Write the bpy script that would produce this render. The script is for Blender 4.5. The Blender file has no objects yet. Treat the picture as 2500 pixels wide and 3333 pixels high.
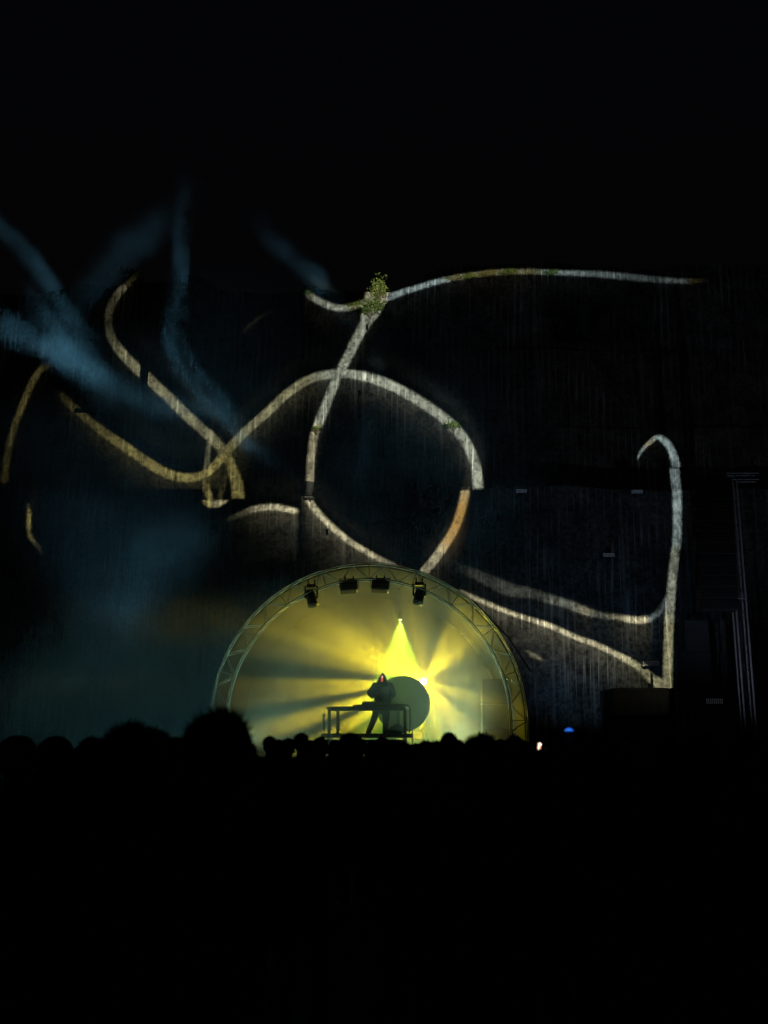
import bpy, bmesh, math, random
import numpy as np
from mathutils import Vector, Matrix, Euler
from mathutils.bvhtree import BVHTree

sc = bpy.context.scene
COL = sc.collection
R = math.radians
random.seed(7)
rng = np.random.default_rng(11)

# ------------------------------------------------------------------ camera
FPX, CX, CY = 3300.0, 1250.0, 1666.5          # photograph pixels
TILT = math.atan(743.5 / FPX)
EYE = Vector((0, 0, 1.7))
cam_d = bpy.data.cameras.new('camera')
cam = bpy.data.objects.new('camera', cam_d)
COL.objects.link(cam)
cam.location = EYE
cam.rotation_euler = (R(90) + TILT, 0, 0)
cam_d.sensor_fit = 'VERTICAL'
cam_d.sensor_height = 36.0
cam_d.sensor_width = 27.0
cam_d.lens = FPX / 3333.0 * 36.0
cam_d.clip_end = 600
cam_d.dof.use_dof = True
cam_d.dof.focus_distance = 33.0
cam_d.dof.aperture_fstop = 1.9
sc.camera = cam

# ------------------------------------------------------------------ world: night sky
w = bpy.data.worlds.new('World')
sc.world = w
w.use_nodes = True
wn = w.node_tree.nodes
wl = w.node_tree.links
bg = wn['Background']
sky = wn.new('ShaderNodeTexSky')
sky.sky_type = 'NISHITA'
sky.sun_disc = False
sky.sun_elevation = R(-4)
sky.sun_rotation = R(180)
wl.new(sky.outputs[0], bg.inputs['Color'])
bg.inputs['Strength'].default_value = 0.07

vs = sc.view_settings
vs.view_transform = 'Standard'
vs.look = 'None'
vs.exposure = 0
vs.gamma = 1
cy = sc.cycles
sc.render.engine = 'CYCLES'
cy.use_denoising = True
cy.max_bounces = 4
cy.diffuse_bounces = 0
cy.glossy_bounces = 1
cy.transmission_bounces = 2
cy.volume_bounces = 0
cy.transparent_max_bounces = 8
cy.caustics_reflective = False
cy.caustics_refractive = False
cy.sample_clamp_indirect = 1.0
cy.light_sampling_threshold = 0.0003
cy.use_adaptive_sampling = True
cy.adaptive_threshold = 0.02
cy.adaptive_min_samples = 20
cy.use_light_tree = False
cy.volume_step_rate = 1.0
cy.volume_max_steps = 96

# ------------------------------------------------------------------ picture geometry
FW = Vector((0, math.cos(TILT), math.sin(TILT)))
UP = Vector((0, -math.sin(TILT), math.cos(TILT)))


def at(u, v, y):
    """the point seen at photograph pixel (u, v), y metres ahead"""
    d = FW + Vector(((u - CX) / FPX, 0, 0)) + UP * ((CY - v) / FPX)
    return EYE + d * (y / d.y)


def mpp(y, v=2200):
    """metres per photograph pixel at that distance"""
    p = at(CX, v, y) - EYE
    return p.dot(FW) / FPX


# ------------------------------------------------------------------ materials
def new_mat(name):
    m = bpy.data.materials.new(name)
    m.use_nodes = True
    nt = m.node_tree
    return m, nt, nt.nodes['Principled BSDF'], nt.nodes, nt.links


def simple(name, col, rough=0.6, metal=0.0, var=0.25, scale=6.0, bump=0.15, emit=None, estr=0.0, spec=0.5):
    m, nt, b, n, l = new_mat(name)
    tc = n.new('ShaderNodeTexCoord')
    no = n.new('ShaderNodeTexNoise')
    no.inputs['Scale'].default_value = scale
    no.inputs['Detail'].default_value = 5
    l.new(tc.outputs['Object'], no.inputs['Vector'])
    rp = n.new('ShaderNodeValToRGB')
    rp.color_ramp.elements[0].position = 0.3
    rp.color_ramp.elements[1].position = 0.7
    rp.color_ramp.elements[0].color = tuple(c * (1 - var) for c in col) + (1,)
    rp.color_ramp.elements[1].color = tuple(min(1, c * (1 + var)) for c in col) + (1,)
    l.new(no.outputs[0], rp.inputs[0])
    l.new(rp.outputs[0], b.inputs['Base Color'])
    b.inputs['Roughness'].default_value = rough
    b.inputs['Metallic'].default_value = metal
    b.inputs['Specular IOR Level'].default_value = spec
    if bump:
        bp = n.new('ShaderNodeBump')
        bp.inputs['Strength'].default_value = bump
        bp.inputs['Distance'].default_value = 0.02
        l.new(no.outputs[0], bp.inputs['Height'])
        l.new(bp.outputs[0], b.inputs['Normal'])
    if emit:
        b.inputs['Emission Color'].default_value = tuple(emit) + (1,)
        b.inputs['Emission Strength'].default_value = estr
    return m


M = {}
M['black'] = simple('black_paint', (0.02, 0.02, 0.022), 0.55)
M['black_plastic'] = simple('black_plastic', (0.016, 0.016, 0.018), 0.4)
M['alu'] = simple('aluminium', (0.46, 0.47, 0.47), 0.45, 0.3, 0.15, 9, 0.05)
M['dark_steel'] = simple('dark_steel', (0.09, 0.095, 0.1), 0.5, 0.6)
M['tarp'] = simple('tarpaulin', (0.028, 0.032, 0.03), 0.6, 0, 0.3, 1.5, 0.3)
M['liner'] = simple('liner_cloth', (0.012, 0.013, 0.012), 0.95, 0, 0.15, 2.0, 0.2)
M['deck'] = simple('stage_deck', (0.09, 0.08, 0.065), 0.6, 0, 0.35, 5)
M['skirt'] = simple('stage_skirt', (0.03, 0.03, 0.03), 0.9, 0, 0.3, 4)
M['table'] = simple('table_metal', (0.025, 0.027, 0.025), 0.5, 0.3)
M['gong'] = simple('gong_bronze', (0.032, 0.024, 0.010), 0.7, 0.1, 0.4, 3.0)
M['case'] = simple('flight_case', (0.5, 0.45, 0.3), 0.6, 0, 0.3, 6)
M['ground'] = simple('trampled_ground', (0.05, 0.045, 0.04), 0.9, 0, 0.5, 0.8, 0.4)
M['panel'] = simple('grey_cladding', (0.12, 0.14, 0.155), 0.7, 0, 0.2, 1.2)
M['grille'] = simple('speaker_grille', (0.012, 0.012, 0.013), 0.6)
M['robe'] = simple('dark_robe', (0.02, 0.021, 0.02), 0.9, 0, 0.3, 8, spec=0.03)
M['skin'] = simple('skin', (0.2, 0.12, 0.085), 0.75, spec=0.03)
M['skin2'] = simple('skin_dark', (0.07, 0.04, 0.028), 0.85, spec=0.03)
M['hair'] = simple('dark_hair', (0.012, 0.009, 0.007), 0.7, 0, 0.4, 40, spec=0.03)
M['hair2'] = simple('brown_hair', (0.05, 0.025, 0.012), 0.7, 0, 0.4, 40, spec=0.03)
M['hair3'] = simple('ginger_hair', (0.16, 0.055, 0.02), 0.7, 0, 0.4, 40, spec=0.03)
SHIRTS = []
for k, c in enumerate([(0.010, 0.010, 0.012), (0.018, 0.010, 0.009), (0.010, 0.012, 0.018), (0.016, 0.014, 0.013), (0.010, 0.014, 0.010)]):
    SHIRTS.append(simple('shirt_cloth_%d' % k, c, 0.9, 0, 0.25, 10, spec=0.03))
M['trousers'] = simple('trousers_cloth', (0.018, 0.02, 0.026), 0.9, 0, 0.25, 10, spec=0.03)
M['lens_yellow'] = simple('lit_lens_yellow', (0.8, 0.8, 0.6), 0.3, 0, 0.05, 3, 0, (1.0, 0.93, 0.5), 60.0)
M['lens_lime'] = simple('lit_lens_lime', (0.8, 0.8, 0.6), 0.3, 0, 0.05, 3, 0, (0.75, 1.0, 0.25), 6.0)
M['lens_dark'] = simple('unlit_lens', (0.05, 0.055, 0.06), 0.12, 0, 0.1, 3, 0)
M['strip_glass'] = simple('strobe_glass', (0.22, 0.24, 0.24), 0.25, 0, 0.1, 20, 0)
M['mask'] = simple('red_lit_mask', (0.4, 0.03, 0.03), 0.4, 0, 0.1, 3, 0, (1.0, 0.09, 0.07), 0.9)
M['mask_hot'] = simple('white_hot_led', (0.8, 0.5, 0.5), 0.4, 0, 0.1, 3, 0, (1.0, 0.55, 0.5), 1.6)
M['phone_warm'] = simple('phone_screen_warm', (0.1, 0.08, 0.07), 0.3, 0, 0.6, 30, 0, (1.0, 0.42, 0.2), 0.9)
M['phone_hot'] = simple('phone_screen_white', (0.1, 0.1, 0.1), 0.3, 0, 0.3, 30, 0, (1.0, 0.8, 0.65), 2.2)
M['phone_blue'] = simple('phone_screen_blue', (0.05, 0.06, 0.1), 0.3, 0, 0.3, 20, 0, (0.03, 0.2, 1.0), 0.9)
M['phone_dim'] = simple('phone_screen_dim', (0.05, 0.04, 0.03), 0.3, 0, 0.3, 20, 0, (0.5, 0.32, 0.2), 0.06)
M['led'] = simple('small_led', (0.3, 0.3, 0.32), 0.3, 0, 0.1, 3, 0, (0.45, 0.62, 0.85), 0.085)
M['led_dim'] = simple('small_led_dim', (0.3, 0.3, 0.32), 0.3, 0, 0.1, 3, 0, (0.55, 0.62, 0.7), 0.028)
M['ember'] = simple('tiny_lamp', (0.3, 0.2, 0.1), 0.3, 0, 0.1, 3, 0, (1.0, 0.5, 0.2), 0.5)
M['bark'] = simple('bark', (0.08, 0.06, 0.04), 0.9, 0, 0.4, 20)


def leaf_mat(name, c0, c1):
    m, nt, b, n, l = new_mat(name)
    oi = n.new('ShaderNodeTexCoord')
    no = n.new('ShaderNodeTexNoise')
    no.inputs['Scale'].default_value = 3.0
    rp = n.new('ShaderNodeValToRGB')
    rp.color_ramp.elements[0].position = 0.35
    rp.color_ramp.elements[1].position = 0.65
    rp.color_ramp.elements[0].color = c0 + (1,)
    rp.color_ramp.elements[1].color = c1 + (1,)
    l.new(oi.outputs['Object'], no.inputs['Vector'])
    l.new(no.outputs[0], rp.inputs[0])
    l.new(rp.outputs[0], b.inputs['Base Color'])
    b.inputs['Roughness'].default_value = 0.6
    return m


M['leaf'] = leaf_mat('leaf_green', (0.035, 0.07, 0.015), (0.11, 0.14, 0.03))
M['leaf2'] = leaf_mat('leaf_dry', (0.10, 0.10, 0.04), (0.16, 0.14, 0.06))


def rock_mat():
    m, nt, b, n, l = new_mat('quarried_limestone')
    tc = n.new('ShaderNodeTexCoord')
    mp = n.new('ShaderNodeMapping')
    l.new(tc.outputs['Object'], mp.inputs['Vector'])
    n1 = n.new('ShaderNodeTexNoise')
    n1.inputs['Scale'].default_value = 1.1
    n1.inputs['Detail'].default_value = 9
    n1.inputs['Roughness'].default_value = 0.66
    l.new(mp.outputs[0], n1.inputs['Vector'])
    r1 = n.new('ShaderNodeValToRGB')
    e = r1.color_ramp.elements
    e[0].position = 0.30
    e[0].color = (0.09, 0.088, 0.078, 1)
    e[1].position = 0.72
    e[1].color = (0.48, 0.46, 0.41, 1)
    x = e.new(0.5)
    x.color = (0.26, 0.255, 0.235, 1)
    l.new(n1.outputs[0], r1.inputs[0])
    # fine pitting
    n2 = n.new('ShaderNodeTexNoise')
    n2.inputs['Scale'].default_value = 5.5
    n2.inputs['Detail'].default_value = 6
    n2.inputs['Roughness'].default_value = 0.7
    l.new(mp.outputs[0], n2.inputs['Vector'])
    r2 = n.new('ShaderNodeValToRGB')
    r2.color_ramp.elements[0].position = 0.38
    r2.color_ramp.elements[0].color = (0.30, 0.30, 0.30, 1)
    r2.color_ramp.elements[1].position = 0.58
    r2.color_ramp.elements[1].color = (1, 1, 1, 1)
    l.new(n2.outputs[0], r2.inputs[0])
    mx = n.new('ShaderNodeMix')
    mx.data_type = 'RGBA'
    mx.blend_type = 'MULTIPLY'
    mx.inputs[0].default_value = 1.0
    l.new(r1.outputs[0], mx.inputs[6])
    l.new(r2.outputs[0], mx.inputs[7])
    # drill holes: thin pale scratches standing upright, irregularly spaced
    mp2 = n.new('ShaderNodeMapping')
    mp2.inputs['Rotation'].default_value = (0, R(-4), 0)
    mp2.inputs['Scale'].default_value = (3.1, 0.0, 0.055)
    l.new(tc.outputs['Object'], mp2.inputs['Vector'])
    mp3 = n.new('ShaderNodeMapping')
    mp3.inputs['Rotation'].default_value = (0, R(-5), 0)
    mp3.inputs['Scale'].default_value = (2.9, 1, 1)
    l.new(tc.outputs['Object'], mp3.inputs['Vector'])
    n3 = n.new('ShaderNodeTexNoise')
    n3.inputs['Scale'].default_value = 1.6
    n3.inputs['Detail'].default_value = 3
    l.new(mp2.outputs[0], n3.inputs['Vector'])
    sx = n.new('ShaderNodeSeparateXYZ')
    l.new(mp3.outputs[0], sx.inputs[0])
    jn = n.new('ShaderNodeMath')
    jn.operation = 'MULTIPLY_ADD'
    jn.inputs[1].default_value = 1.3
    l.new(n3.outputs[0], jn.inputs[0])
    l.new(sx.outputs['X'], jn.inputs[2])
    fr_ = n.new('ShaderNodeMath')
    fr_.operation = 'FRACT'
    l.new(jn.outputs[0], fr_.inputs[0])
    dl = n.new('ShaderNodeValToRGB')
    dl.color_ramp.elements[0].position = 0.0
    dl.color_ramp.elements[0].color = (0, 0, 0, 1)
    dl.color_ramp.elements[1].position = 0.26
    dl.color_ramp.elements[1].color = (0, 0, 0, 1)
    e_ = dl.color_ramp.elements.new(0.12)
    e_.color = (1, 1, 1, 1)
    l.new(fr_.outputs[0], dl.inputs[0])
    n4 = n.new('ShaderNodeTexNoise')
    n4.inputs['Scale'].default_value = 0.5
    n4.inputs['Detail'].default_value = 3
    l.new(mp.outputs[0], n4.inputs['Vector'])
    pr = n.new('ShaderNodeMapRange')
    pr.inputs['From Min'].default_value = 0.46
    pr.inputs['From Max'].default_value = 0.66
    l.new(n4.outputs[0], pr.inputs['Value'])
    dm = n.new('ShaderNodeMath')
    dm.operation = 'MULTIPLY'
    l.new(dl.outputs[0], dm.inputs[0])
    l.new(pr.outputs[0], dm.inputs[1])
    r3 = n.new('ShaderNodeValToRGB')
    r3.color_ramp.elements[0].position = 0.56
    r3.color_ramp.elements[0].color = (0, 0, 0, 1)
    r3.color_ramp.elements[1].position = 0.66
    r3.color_ramp.elements[1].color = (1, 1, 1, 1)
    l.new(n3.outputs[0], r3.inputs[0])
    mx2 = n.new('ShaderNodeMix')
    mx2.data_type = 'RGBA'
    hf = n.new('ShaderNodeMath')
    hf.operation = 'MULTIPLY'
    hf.operation = 'MAXIMUM'
    l.new(dm.outputs[0], hf.inputs[1])
    hg = n.new('ShaderNodeMath')
    hg.operation = 'MULTIPLY'
    hg.inputs[1].default_value = 0.35
    l.new(r3.outputs[0], hg.inputs[0])
    l.new(hg.outputs[0], hf.inputs[0])
    l.new(hf.outputs[0], mx2.inputs[0])
    l.new(mx.outputs[2], mx2.inputs[6])
    mx2.inputs[7].default_value = (0.72, 0.72, 0.67, 1)
    # dark cracks running down
    r4 = n.new('ShaderNodeValToRGB')
    r4.color_ramp.elements[0].position = 0.30
    r4.color_ramp.elements[0].color = (0.25, 0.25, 0.25, 1)
    r4.color_ramp.elements[1].position = 0.37
    r4.color_ramp.elements[1].color = (1, 1, 1, 1)
    l.new(n3.outputs[0], r4.inputs[0])
    mx3 = n.new('ShaderNodeMix')
    mx3.data_type = 'RGBA'
    mx3.blend_type = 'MULTIPLY'
    mx3.inputs[0].default_value = 0.8
    l.new(mx2.outputs[2], mx3.inputs[6])
    l.new(r4.outputs[0], mx3.inputs[7])
    # rust stain on the lower bench
    p = at(1486, 1700, 46)
    vm = n.new('ShaderNodeVectorMath')
    vm.operation = 'SUBTRACT'
    vm.inputs[1].default_value = p
    l.new(tc.outputs['Object'], vm.inputs[0])
    vsx = n.new('ShaderNodeVectorMath')
    vsx.operation = 'MULTIPLY'
    vsx.inputs[1].default_value = (0.8, 0, 0.62)
    l.new(vm.outputs[0], vsx.inputs[0])
    ln = n.new('ShaderNodeVectorMath')
    ln.operation = 'LENGTH'
    l.new(vsx.outputs[0], ln.inputs[0])
    ad = n.new('ShaderNodeMath')
    ad.operation = 'ADD'
    l.new(ln.outputs['Value'], ad.inputs[0])
    ms = n.new('ShaderNodeMath')
    ms.operation = 'MULTIPLY'
    ms.inputs[1].default_value = 0.9
    l.new(n1.outputs[0], ms.inputs[0])
    l.new(ms.outputs[0], ad.inputs[1])
    r5 = n.new('ShaderNodeValToRGB')
    r5.color_ramp.elements[0].position = 0.62
    r5.color_ramp.elements[0].color = (1, 1, 1, 1)
    r5.color_ramp.elements[1].position = 0.98
    r5.color_ramp.elements[1].color = (0, 0, 0, 1)
    dv = n.new('ShaderNodeMath')
    dv.operation = 'DIVIDE'
    dv.inputs[1].default_value = 1.7
    l.new(ad.outputs[0], dv.inputs[0])
    l.new(dv.outputs[0], r5.inputs[0])
    mx4 = n.new('ShaderNodeMix')
    mx4.data_type = 'RGBA'
    sm5 = n.new('ShaderNodeMath')
    sm5.operation = 'MULTIPLY'
    l.new(r5.outputs[0], sm5.inputs[0])
    l.new(r2.outputs[0], sm5.inputs[1])
    l.new(sm5.outputs[0], mx4.inputs[0])
    l.new(mx3.outputs[2], mx4.inputs[6])
    mx4.inputs[7].default_value = (0.27, 0.165, 0.055, 1)
    l.new(mx4.outputs[2], b.inputs['Base Color'])
    b.inputs['Roughness'].default_value = 0.95
    b.inputs['Specular IOR Level'].default_value = 0.1
    bp = n.new('ShaderNodeBump')
    bp.inputs['Strength'].default_value = 0.7
    bp.inputs['Distance'].default_value = 0.12
    ah = n.new('ShaderNodeMath')
    ah.operation = 'ADD'
    l.new(n2.outputs[0], ah.inputs[0])
    l.new(n3.outputs[0], ah.inputs[1])
    l.new(ah.outputs[0], bp.inputs['Height'])
    l.new(bp.outputs[0], b.inputs['Normal'])
    return m


M['rock'] = rock_mat()


# ------------------------------------------------------------------ mesh helpers
class MB:
    def __init__(self):
        self.v = []
        self.f = []

    def add(self, vs, fs):
        o = len(self.v)
        self.v += [tuple(p) for p in vs]
        self.f += [tuple(i + o for i in f) for f in fs]
        return self

    def box(self, c, s, rot=None, taper=1.0):
        c = Vector(c)
        pts = []
        for z in (-1, 1):
            k = taper if z > 0 else 1.0
            for x, y in ((-1, -1), (1, -1), (1, 1), (-1, 1)):
                p = Vector((x * s[0] / 2 * k, y * s[1] / 2 * k, z * s[2] / 2))
                if rot is not None:
                    p = rot @ p
                pts.append(c + p)
        return self.add(pts, [(3, 2, 1, 0), (4, 5, 6, 7), (0, 1, 5, 4), (1, 2, 6, 5), (2, 3, 7, 6), (3, 0, 4, 7)])

    def bbox(self, c, s, bev=0.01, rot=None):
        """box with chamfered edges"""
        bm = bmesh.new()
        bmesh.ops.create_cube(bm, size=1)
        for v in bm.verts:
            v.co = Vector((v.co.x * s[0], v.co.y * s[1], v.co.z * s[2]))
        bmesh.ops.bevel(bm, geom=bm.edges[:], offset=min(bev, min(s) * 0.45), segments=2, affect='EDGES', profile=0.5)
        bm.verts.index_update()
        c = Vector(c)
        vs = [c + ((rot @ v.co) if rot is not None else v.co) for v in bm.verts]
        fs = [tuple(v.index for v in f.verts) for f in bm.faces]
        bm.free()
        return self.add(vs, fs)

    def rings(self, rings, caps=True, closed=False):
        n = len(rings[0])
        vs = [p for r in rings for p in r]
        fs = []
        m = len(rings)
        for i in range(m if closed else m - 1):
            a, b = i * n, ((i + 1) % m) * n
            for j in range(n):
                k = (j + 1) % n
                fs.append((a + j, a + k, b + k, b + j))
        if caps and not closed:
            fs.append(tuple(range(n - 1, -1, -1)))
            fs.append(tuple((m - 1) * n + j for j in range(n)))
        return self.add(vs, fs)

    def tube(self, pts, r, n=8, caps=True, closed=False):
        pts = [Vector(p) for p in pts]
        rs = r if isinstance(r, (list, tuple)) else [r] * len(pts)
        rings = []
        ref = None
        for i, p in enumerate(pts):
            a = pts[i - 1] if (i > 0 or closed) else p
            b = pts[(i + 1) % len(pts)] if (i < len(pts) - 1 or closed) else p
            t = (b - a).normalized()
            if ref is None:
                ref = Vector((0, 0, 1)) if abs(t.z) < 0.9 else Vector((1, 0, 0))
            s = t.cross(ref).normalized()
            q = s.cross(t).normalized()
            ref = q
            rings.append([p + (s * math.cos(2 * math.pi * k / n) + q * math.sin(2 * math.pi * k / n)) * rs[i] for k in range(n)])
        return self.rings(rings, caps, closed)

    def cyl(self, p0, p1, r, n=12, r1=None):
        return self.tube([p0, p1], [r, r if r1 is None else r1], n)

    def ball(self, c, s, nu=14, nv=9, rot=None):
        c = Vector(c)
        vs = []
        fs = []
        for i in range(1, nv):
            t = math.pi * i / nv
            for j in range(nu):
                a = 2 * math.pi * j / nu
                p = Vector((math.sin(t) * math.cos(a) * s[0], math.sin(t) * math.sin(a) * s[1], math.cos(t) * s[2]))
                vs.append(c + (rot @ p if rot is not None else p))
        top = Vector((0, 0, s[2]))
        if rot is not None:
            top = rot @ top
        vs += [c + top, c - top]
        for i in range(nv - 2):
            for j in range(nu):
                k = (j + 1) % nu
                fs.append((i * nu + j, (i + 1) * nu + j, (i + 1) * nu + k, i * nu + k))
        T, B = len(vs) - 2, len(vs) - 1
        for j in range(nu):
            k = (j + 1) % nu
            fs.append((T, j, k))
            fs.append((B, (nv - 2) * nu + k, (nv - 2) * nu + j))
        return self.add(vs, fs)

    def limb(self, p0, p1, r0, r1, n=12):
        """tapered capsule"""
        p0, p1 = Vector(p0), Vector(p1)
        t = (p1 - p0).normalized()
        pts, rs = [], []
        for a in (-80, -50, -20):
            pts.append(p0 + t * r0 * math.sin(R(a)))
            rs.append(r0 * math.cos(R(a)))
        for a in (20, 50, 80):
            pts.append(p1 + t * r1 * math.sin(R(a)))
            rs.append(r1 * math.cos(R(a)))
        return self.tube(pts, rs, n)

    def mesh(self, name, smooth=False):
        me = bpy.data.meshes.new(name)
        me.from_pydata(self.v, [], self.f)
        me.update()
        if smooth:
            me.polygons.foreach_set('use_smooth', [True] * len(me.polygons))
        return me

    def build(self, name, m, parent=None, smooth=False):
        me = self.mesh(name, smooth)
        me.materials.append(m)
        return link(name, me, parent)


def link(name, data, parent=None):
    o = bpy.data.objects.new(name, data)
    COL.objects.link(o)
    if parent is not None:
        o.parent = parent
    return o


def tag(o, label=None, cat=None, group=None, kind=None):
    if label:
        o['label'] = label
    if cat:
        o['category'] = cat
    if group:
        o['group'] = group
    if kind:
        o['kind'] = kind
    return o


def thing(name, label, cat, loc=(0, 0, 0), rotz=0.0, group=None):
    o = link(name, None)
    o.location = loc
    o.rotation_euler = (0, 0, rotz)
    o.empty_display_size = 0.2
    return tag(o, label, cat, group)


def dup(root, loc, rotz=None, label=None, group=None):
    def cp(o, par):
        c = o.copy()
        COL.objects.link(c)
        c.parent = par
        for ch in list(kids.get(o.name, [])):
            cp(ch, c)
        return c
    kids = {}
    for o in bpy.data.objects:
        if o.parent:
            kids.setdefault(o.parent.name, []).append(o)
    r = cp(root, None)
    r.location = loc
    if rotz is not None:
        r.rotation_euler = (0, 0, rotz)
    tag(r, label, None, group)
    return r


def spot(name, parent, loc, target, power, col, size_deg, blend=0.3, radius=0.05):
    """a lamp inside a fixture; loc and target in world space"""
    d = bpy.data.lights.new(name, 'SPOT')
    d.energy = power
    d.color = col
    d.spot_size = R(size_deg)
    d.spot_blend = blend
    d.shadow_soft_size = radius
    o = link(name, d)
    o.location = loc
    o.rotation_euler = (Vector(target) - Vector(loc)).to_track_quat('-Z', 'Y').to_euler()
    if parent is not None:
        o.parent = parent
        bpy.context.view_layer.update()
        o.matrix_parent_inverse = parent.matrix_world.inverted()
    return o


# value noise for relief
_perm = rng.random((256, 256))


def vnoise(x, y):
    xi = np.floor(x).astype(int)
    yi = np.floor(y).astype(int)
    fx = x - xi
    fy = y - yi
    fx = fx * fx * (3 - 2 * fx)
    fy = fy * fy * (3 - 2 * fy)
    g = lambda a, b: _perm[a % 256, b % 256]
    return (g(xi, yi) * (1 - fx) + g(xi + 1, yi) * fx) * (1 - fy) + (g(xi, yi + 1) * (1 - fx) + g(xi + 1, yi + 1) * fx) * fy - 0.5


# ================================================================== GROUND
mb = MB()
mb.add([(-150, -60, 0), (150, -60, 0), (150, 60, 0), (-150, 60, 0)], [(0, 1, 2, 3)])
g = mb.build('ground', M['ground'])
tag(g, 'dark trampled quarry floor under the crowd', 'ground', kind='structure')

# ================================================================== QUARRY CLIFF
Z1 = at(1250, 1590, 46).z
Z2 = at(1250, 1392, 48.7).z
Z3 = at(1250, 1150, 49.1).z
ZT = at(1250, 884, 49.6).z


def base_y(x):
    x = np.asarray(x, float)
    return 46 + 0.006 * np.minimum(x - 4, 0) ** 2 + 0.004 * np.maximum(x - 18, 0) ** 2


def bench(z0, z1, back0, back1, name, rough, ragged=0.0):
    """one vertical quarry face with the ledge above it"""
    xs = np.arange(-46, 46.01, 0.22)
    zs = np.linspace(z0, z1, max(8, int((z1 - z0) / 0.22)))
    X, Z = np.meshgrid(xs, zs)
    rag = ragged * (vnoise(X * 0.35, X * 0 + 3.3) + 0.5 * vnoise(X * 1.1, X * 0 + 9.1))
    t = (Z - z0) / (z1 - z0)
    if ragged > 0.4:
        st = lambda a_, b_: np.clip((X - a_) / (b_ - a_), 0, 1) ** 2 * (3 - 2 * np.clip((X - a_) / (b_ - a_), 0, 1))
        rag = rag - 1.25 * st(-10.5, -8.0) * (1 - st(0.6, 4.2))
    Z = Z + rag * t
    Y = base_y(X) + back0
    # sawn slabs: upright steps, plus broken relief
    slab = np.floor(X / 2.6 + 0.4 * vnoise(Z * 0.3, X * 0 + 1.7))
    Y = Y + 0.16 * (_perm[(slab.astype(int) + 40) % 256, (int(z0) + 7) % 256] - 0.5)
    Y = Y + rough * (vnoise(X * 0.5, Z * 0.5) + 0.5 * vnoise(X * 1.3, Z * 1.1) + 0.25 * vnoise(X * 3.1, Z * 2.7))
    rows = [np.stack([X[i], Y[i], Z[i]], 1) for i in range(len(zs))]
    # ledge
    top = rows[-1]
    for k, f in ((1, 0.08), (2, 0.5), (3, 1.0)):
        q = top.copy()
        q[:, 1] = top[:, 1] + (back1 - back0 + 0.5) * f
        q[:, 2] = top[:, 2] + 0.05 * vnoise(xs * 1.5, xs * 0 + k) + (0.0 if k == 1 else 0.03)
        rows.append(q)
    n = len(xs)
    V = np.concatenate(rows)
    F = []
    for i in range(len(rows) - 1):
        a = i * n
        for j in range(n - 1):
            F.append((a + j, a + j + 1, a + n + j + 1, a + n + j))
    me = bpy.data.meshes.new(name)
    me.from_pydata(V.tolist(), [], F)
    me.materials.append(M['rock'])
    me.polygons.foreach_set('use_smooth', [False] * len(me.polygons))
    return me


cliff = link('quarry_cliff', None)
tag(cliff, 'stepped limestone quarry cliff behind the stage', 'cliff', kind='structure')
bench_meshes = []
for (z0, z1, b0, b1, rr, rg) in ((-0.3, Z1, 0, 2.6, 0.12, 0.30), (Z1 - 0.3, Z2, 2.6, 2.75, 0.16, 0.18),
                                 (Z2 - 0.4, Z3, 2.75, 2.9, 0.2, 0.2), (Z3 - 0.4, ZT, 2.9, 30, 0.3, 0.5)):
    me = bench(z0, z1, b0, b1, 'rock_bench', rr, rg)
    bench_meshes.append(me)
    link('rock_bench', me, cliff)

# ================================================================== STAGE ARCH
YA = 30.0
XA = at(1200, 2345, YA).x
ZA = at(1200, 2345, YA).z
RO = 4.63
RI = 4.15
ZF = 1.25                      # stage floor
stage = thing('stage_platform', 'low black stage platform beneath the truss arch', 'stage', (XA, YA, 0))
mb = MB()
mb.bbox((0, 4.1, ZF - 0.1), (10.6, 9.4, 0.2), 0.02)
mb.build('deck', M['deck'], stage)
for k in range(9):
    mb = MB()
    mb.bbox((-4.72 + k * 1.18, -0.58, (ZF - 0.2) / 2), (1.16, 0.04, ZF - 0.21), 0.01)
    mb.build('skirt_panel', M['skirt'], stage)

arch = thing('truss_arch', 'curved aluminium truss arch spanning the front of the stage', 'truss arch', (XA, YA, ZF))
LEG = ZA - ZF


def arch_pt(a, r, y):
    """a in radians from the +x side over the top; straight legs below the springing"""
    return Vector((math.cos(a) * r, y, LEG + math.sin(a) * r))


AD = 0.40                      # truss depth front to back
NSEG = 30
ANG = [math.pi * k / NSEG for k in range(NSEG + 1)]
for yy in (0, AD):
    for rr in (RO, RI):
        pts = [Vector((rr, yy, 0.02))] + [arch_pt(math.pi * k / 72, rr, yy) for k in range(73)] + [Vector((-rr, yy, 0.02))]
        MB().tube(pts, 0.021, 8).build('chord', M['alu'], arch, True)
LACE = 0.0095
front_d = {}
for k in range(NSEG):
    a0, a1 = ANG[k], ANG[k + 1]
    am = (a0 + a1) / 2
    for yy in (0, AD):
        if k % 2 == 0:
            p, q = arch_pt(a0, RO, yy), arch_pt(a1, RI, yy)
        else:
            p, q = arch_pt(a0, RI, yy), arch_pt(a1, RO, yy)
        MB().cyl(p, q, LACE, 6).build('brace', M['alu'], arch)
    if k % 3 == 0:
        MB().cyl(arch_pt(a0, RO, 0), arch_pt(a0, RI, 0), LACE * 1.3, 6).build('strut', M['alu'], arch)
    # cross members between front and back chords
    MB().cyl(arch_pt(a0, RO, 0), arch_pt(a1, RO, AD), LACE, 6).build('brace', M['alu'], arch)
    MB().cyl(arch_pt(a1, RI, 0), arch_pt(a0, RI, AD), LACE, 6).build('brace', M['alu'], arch)
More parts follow.
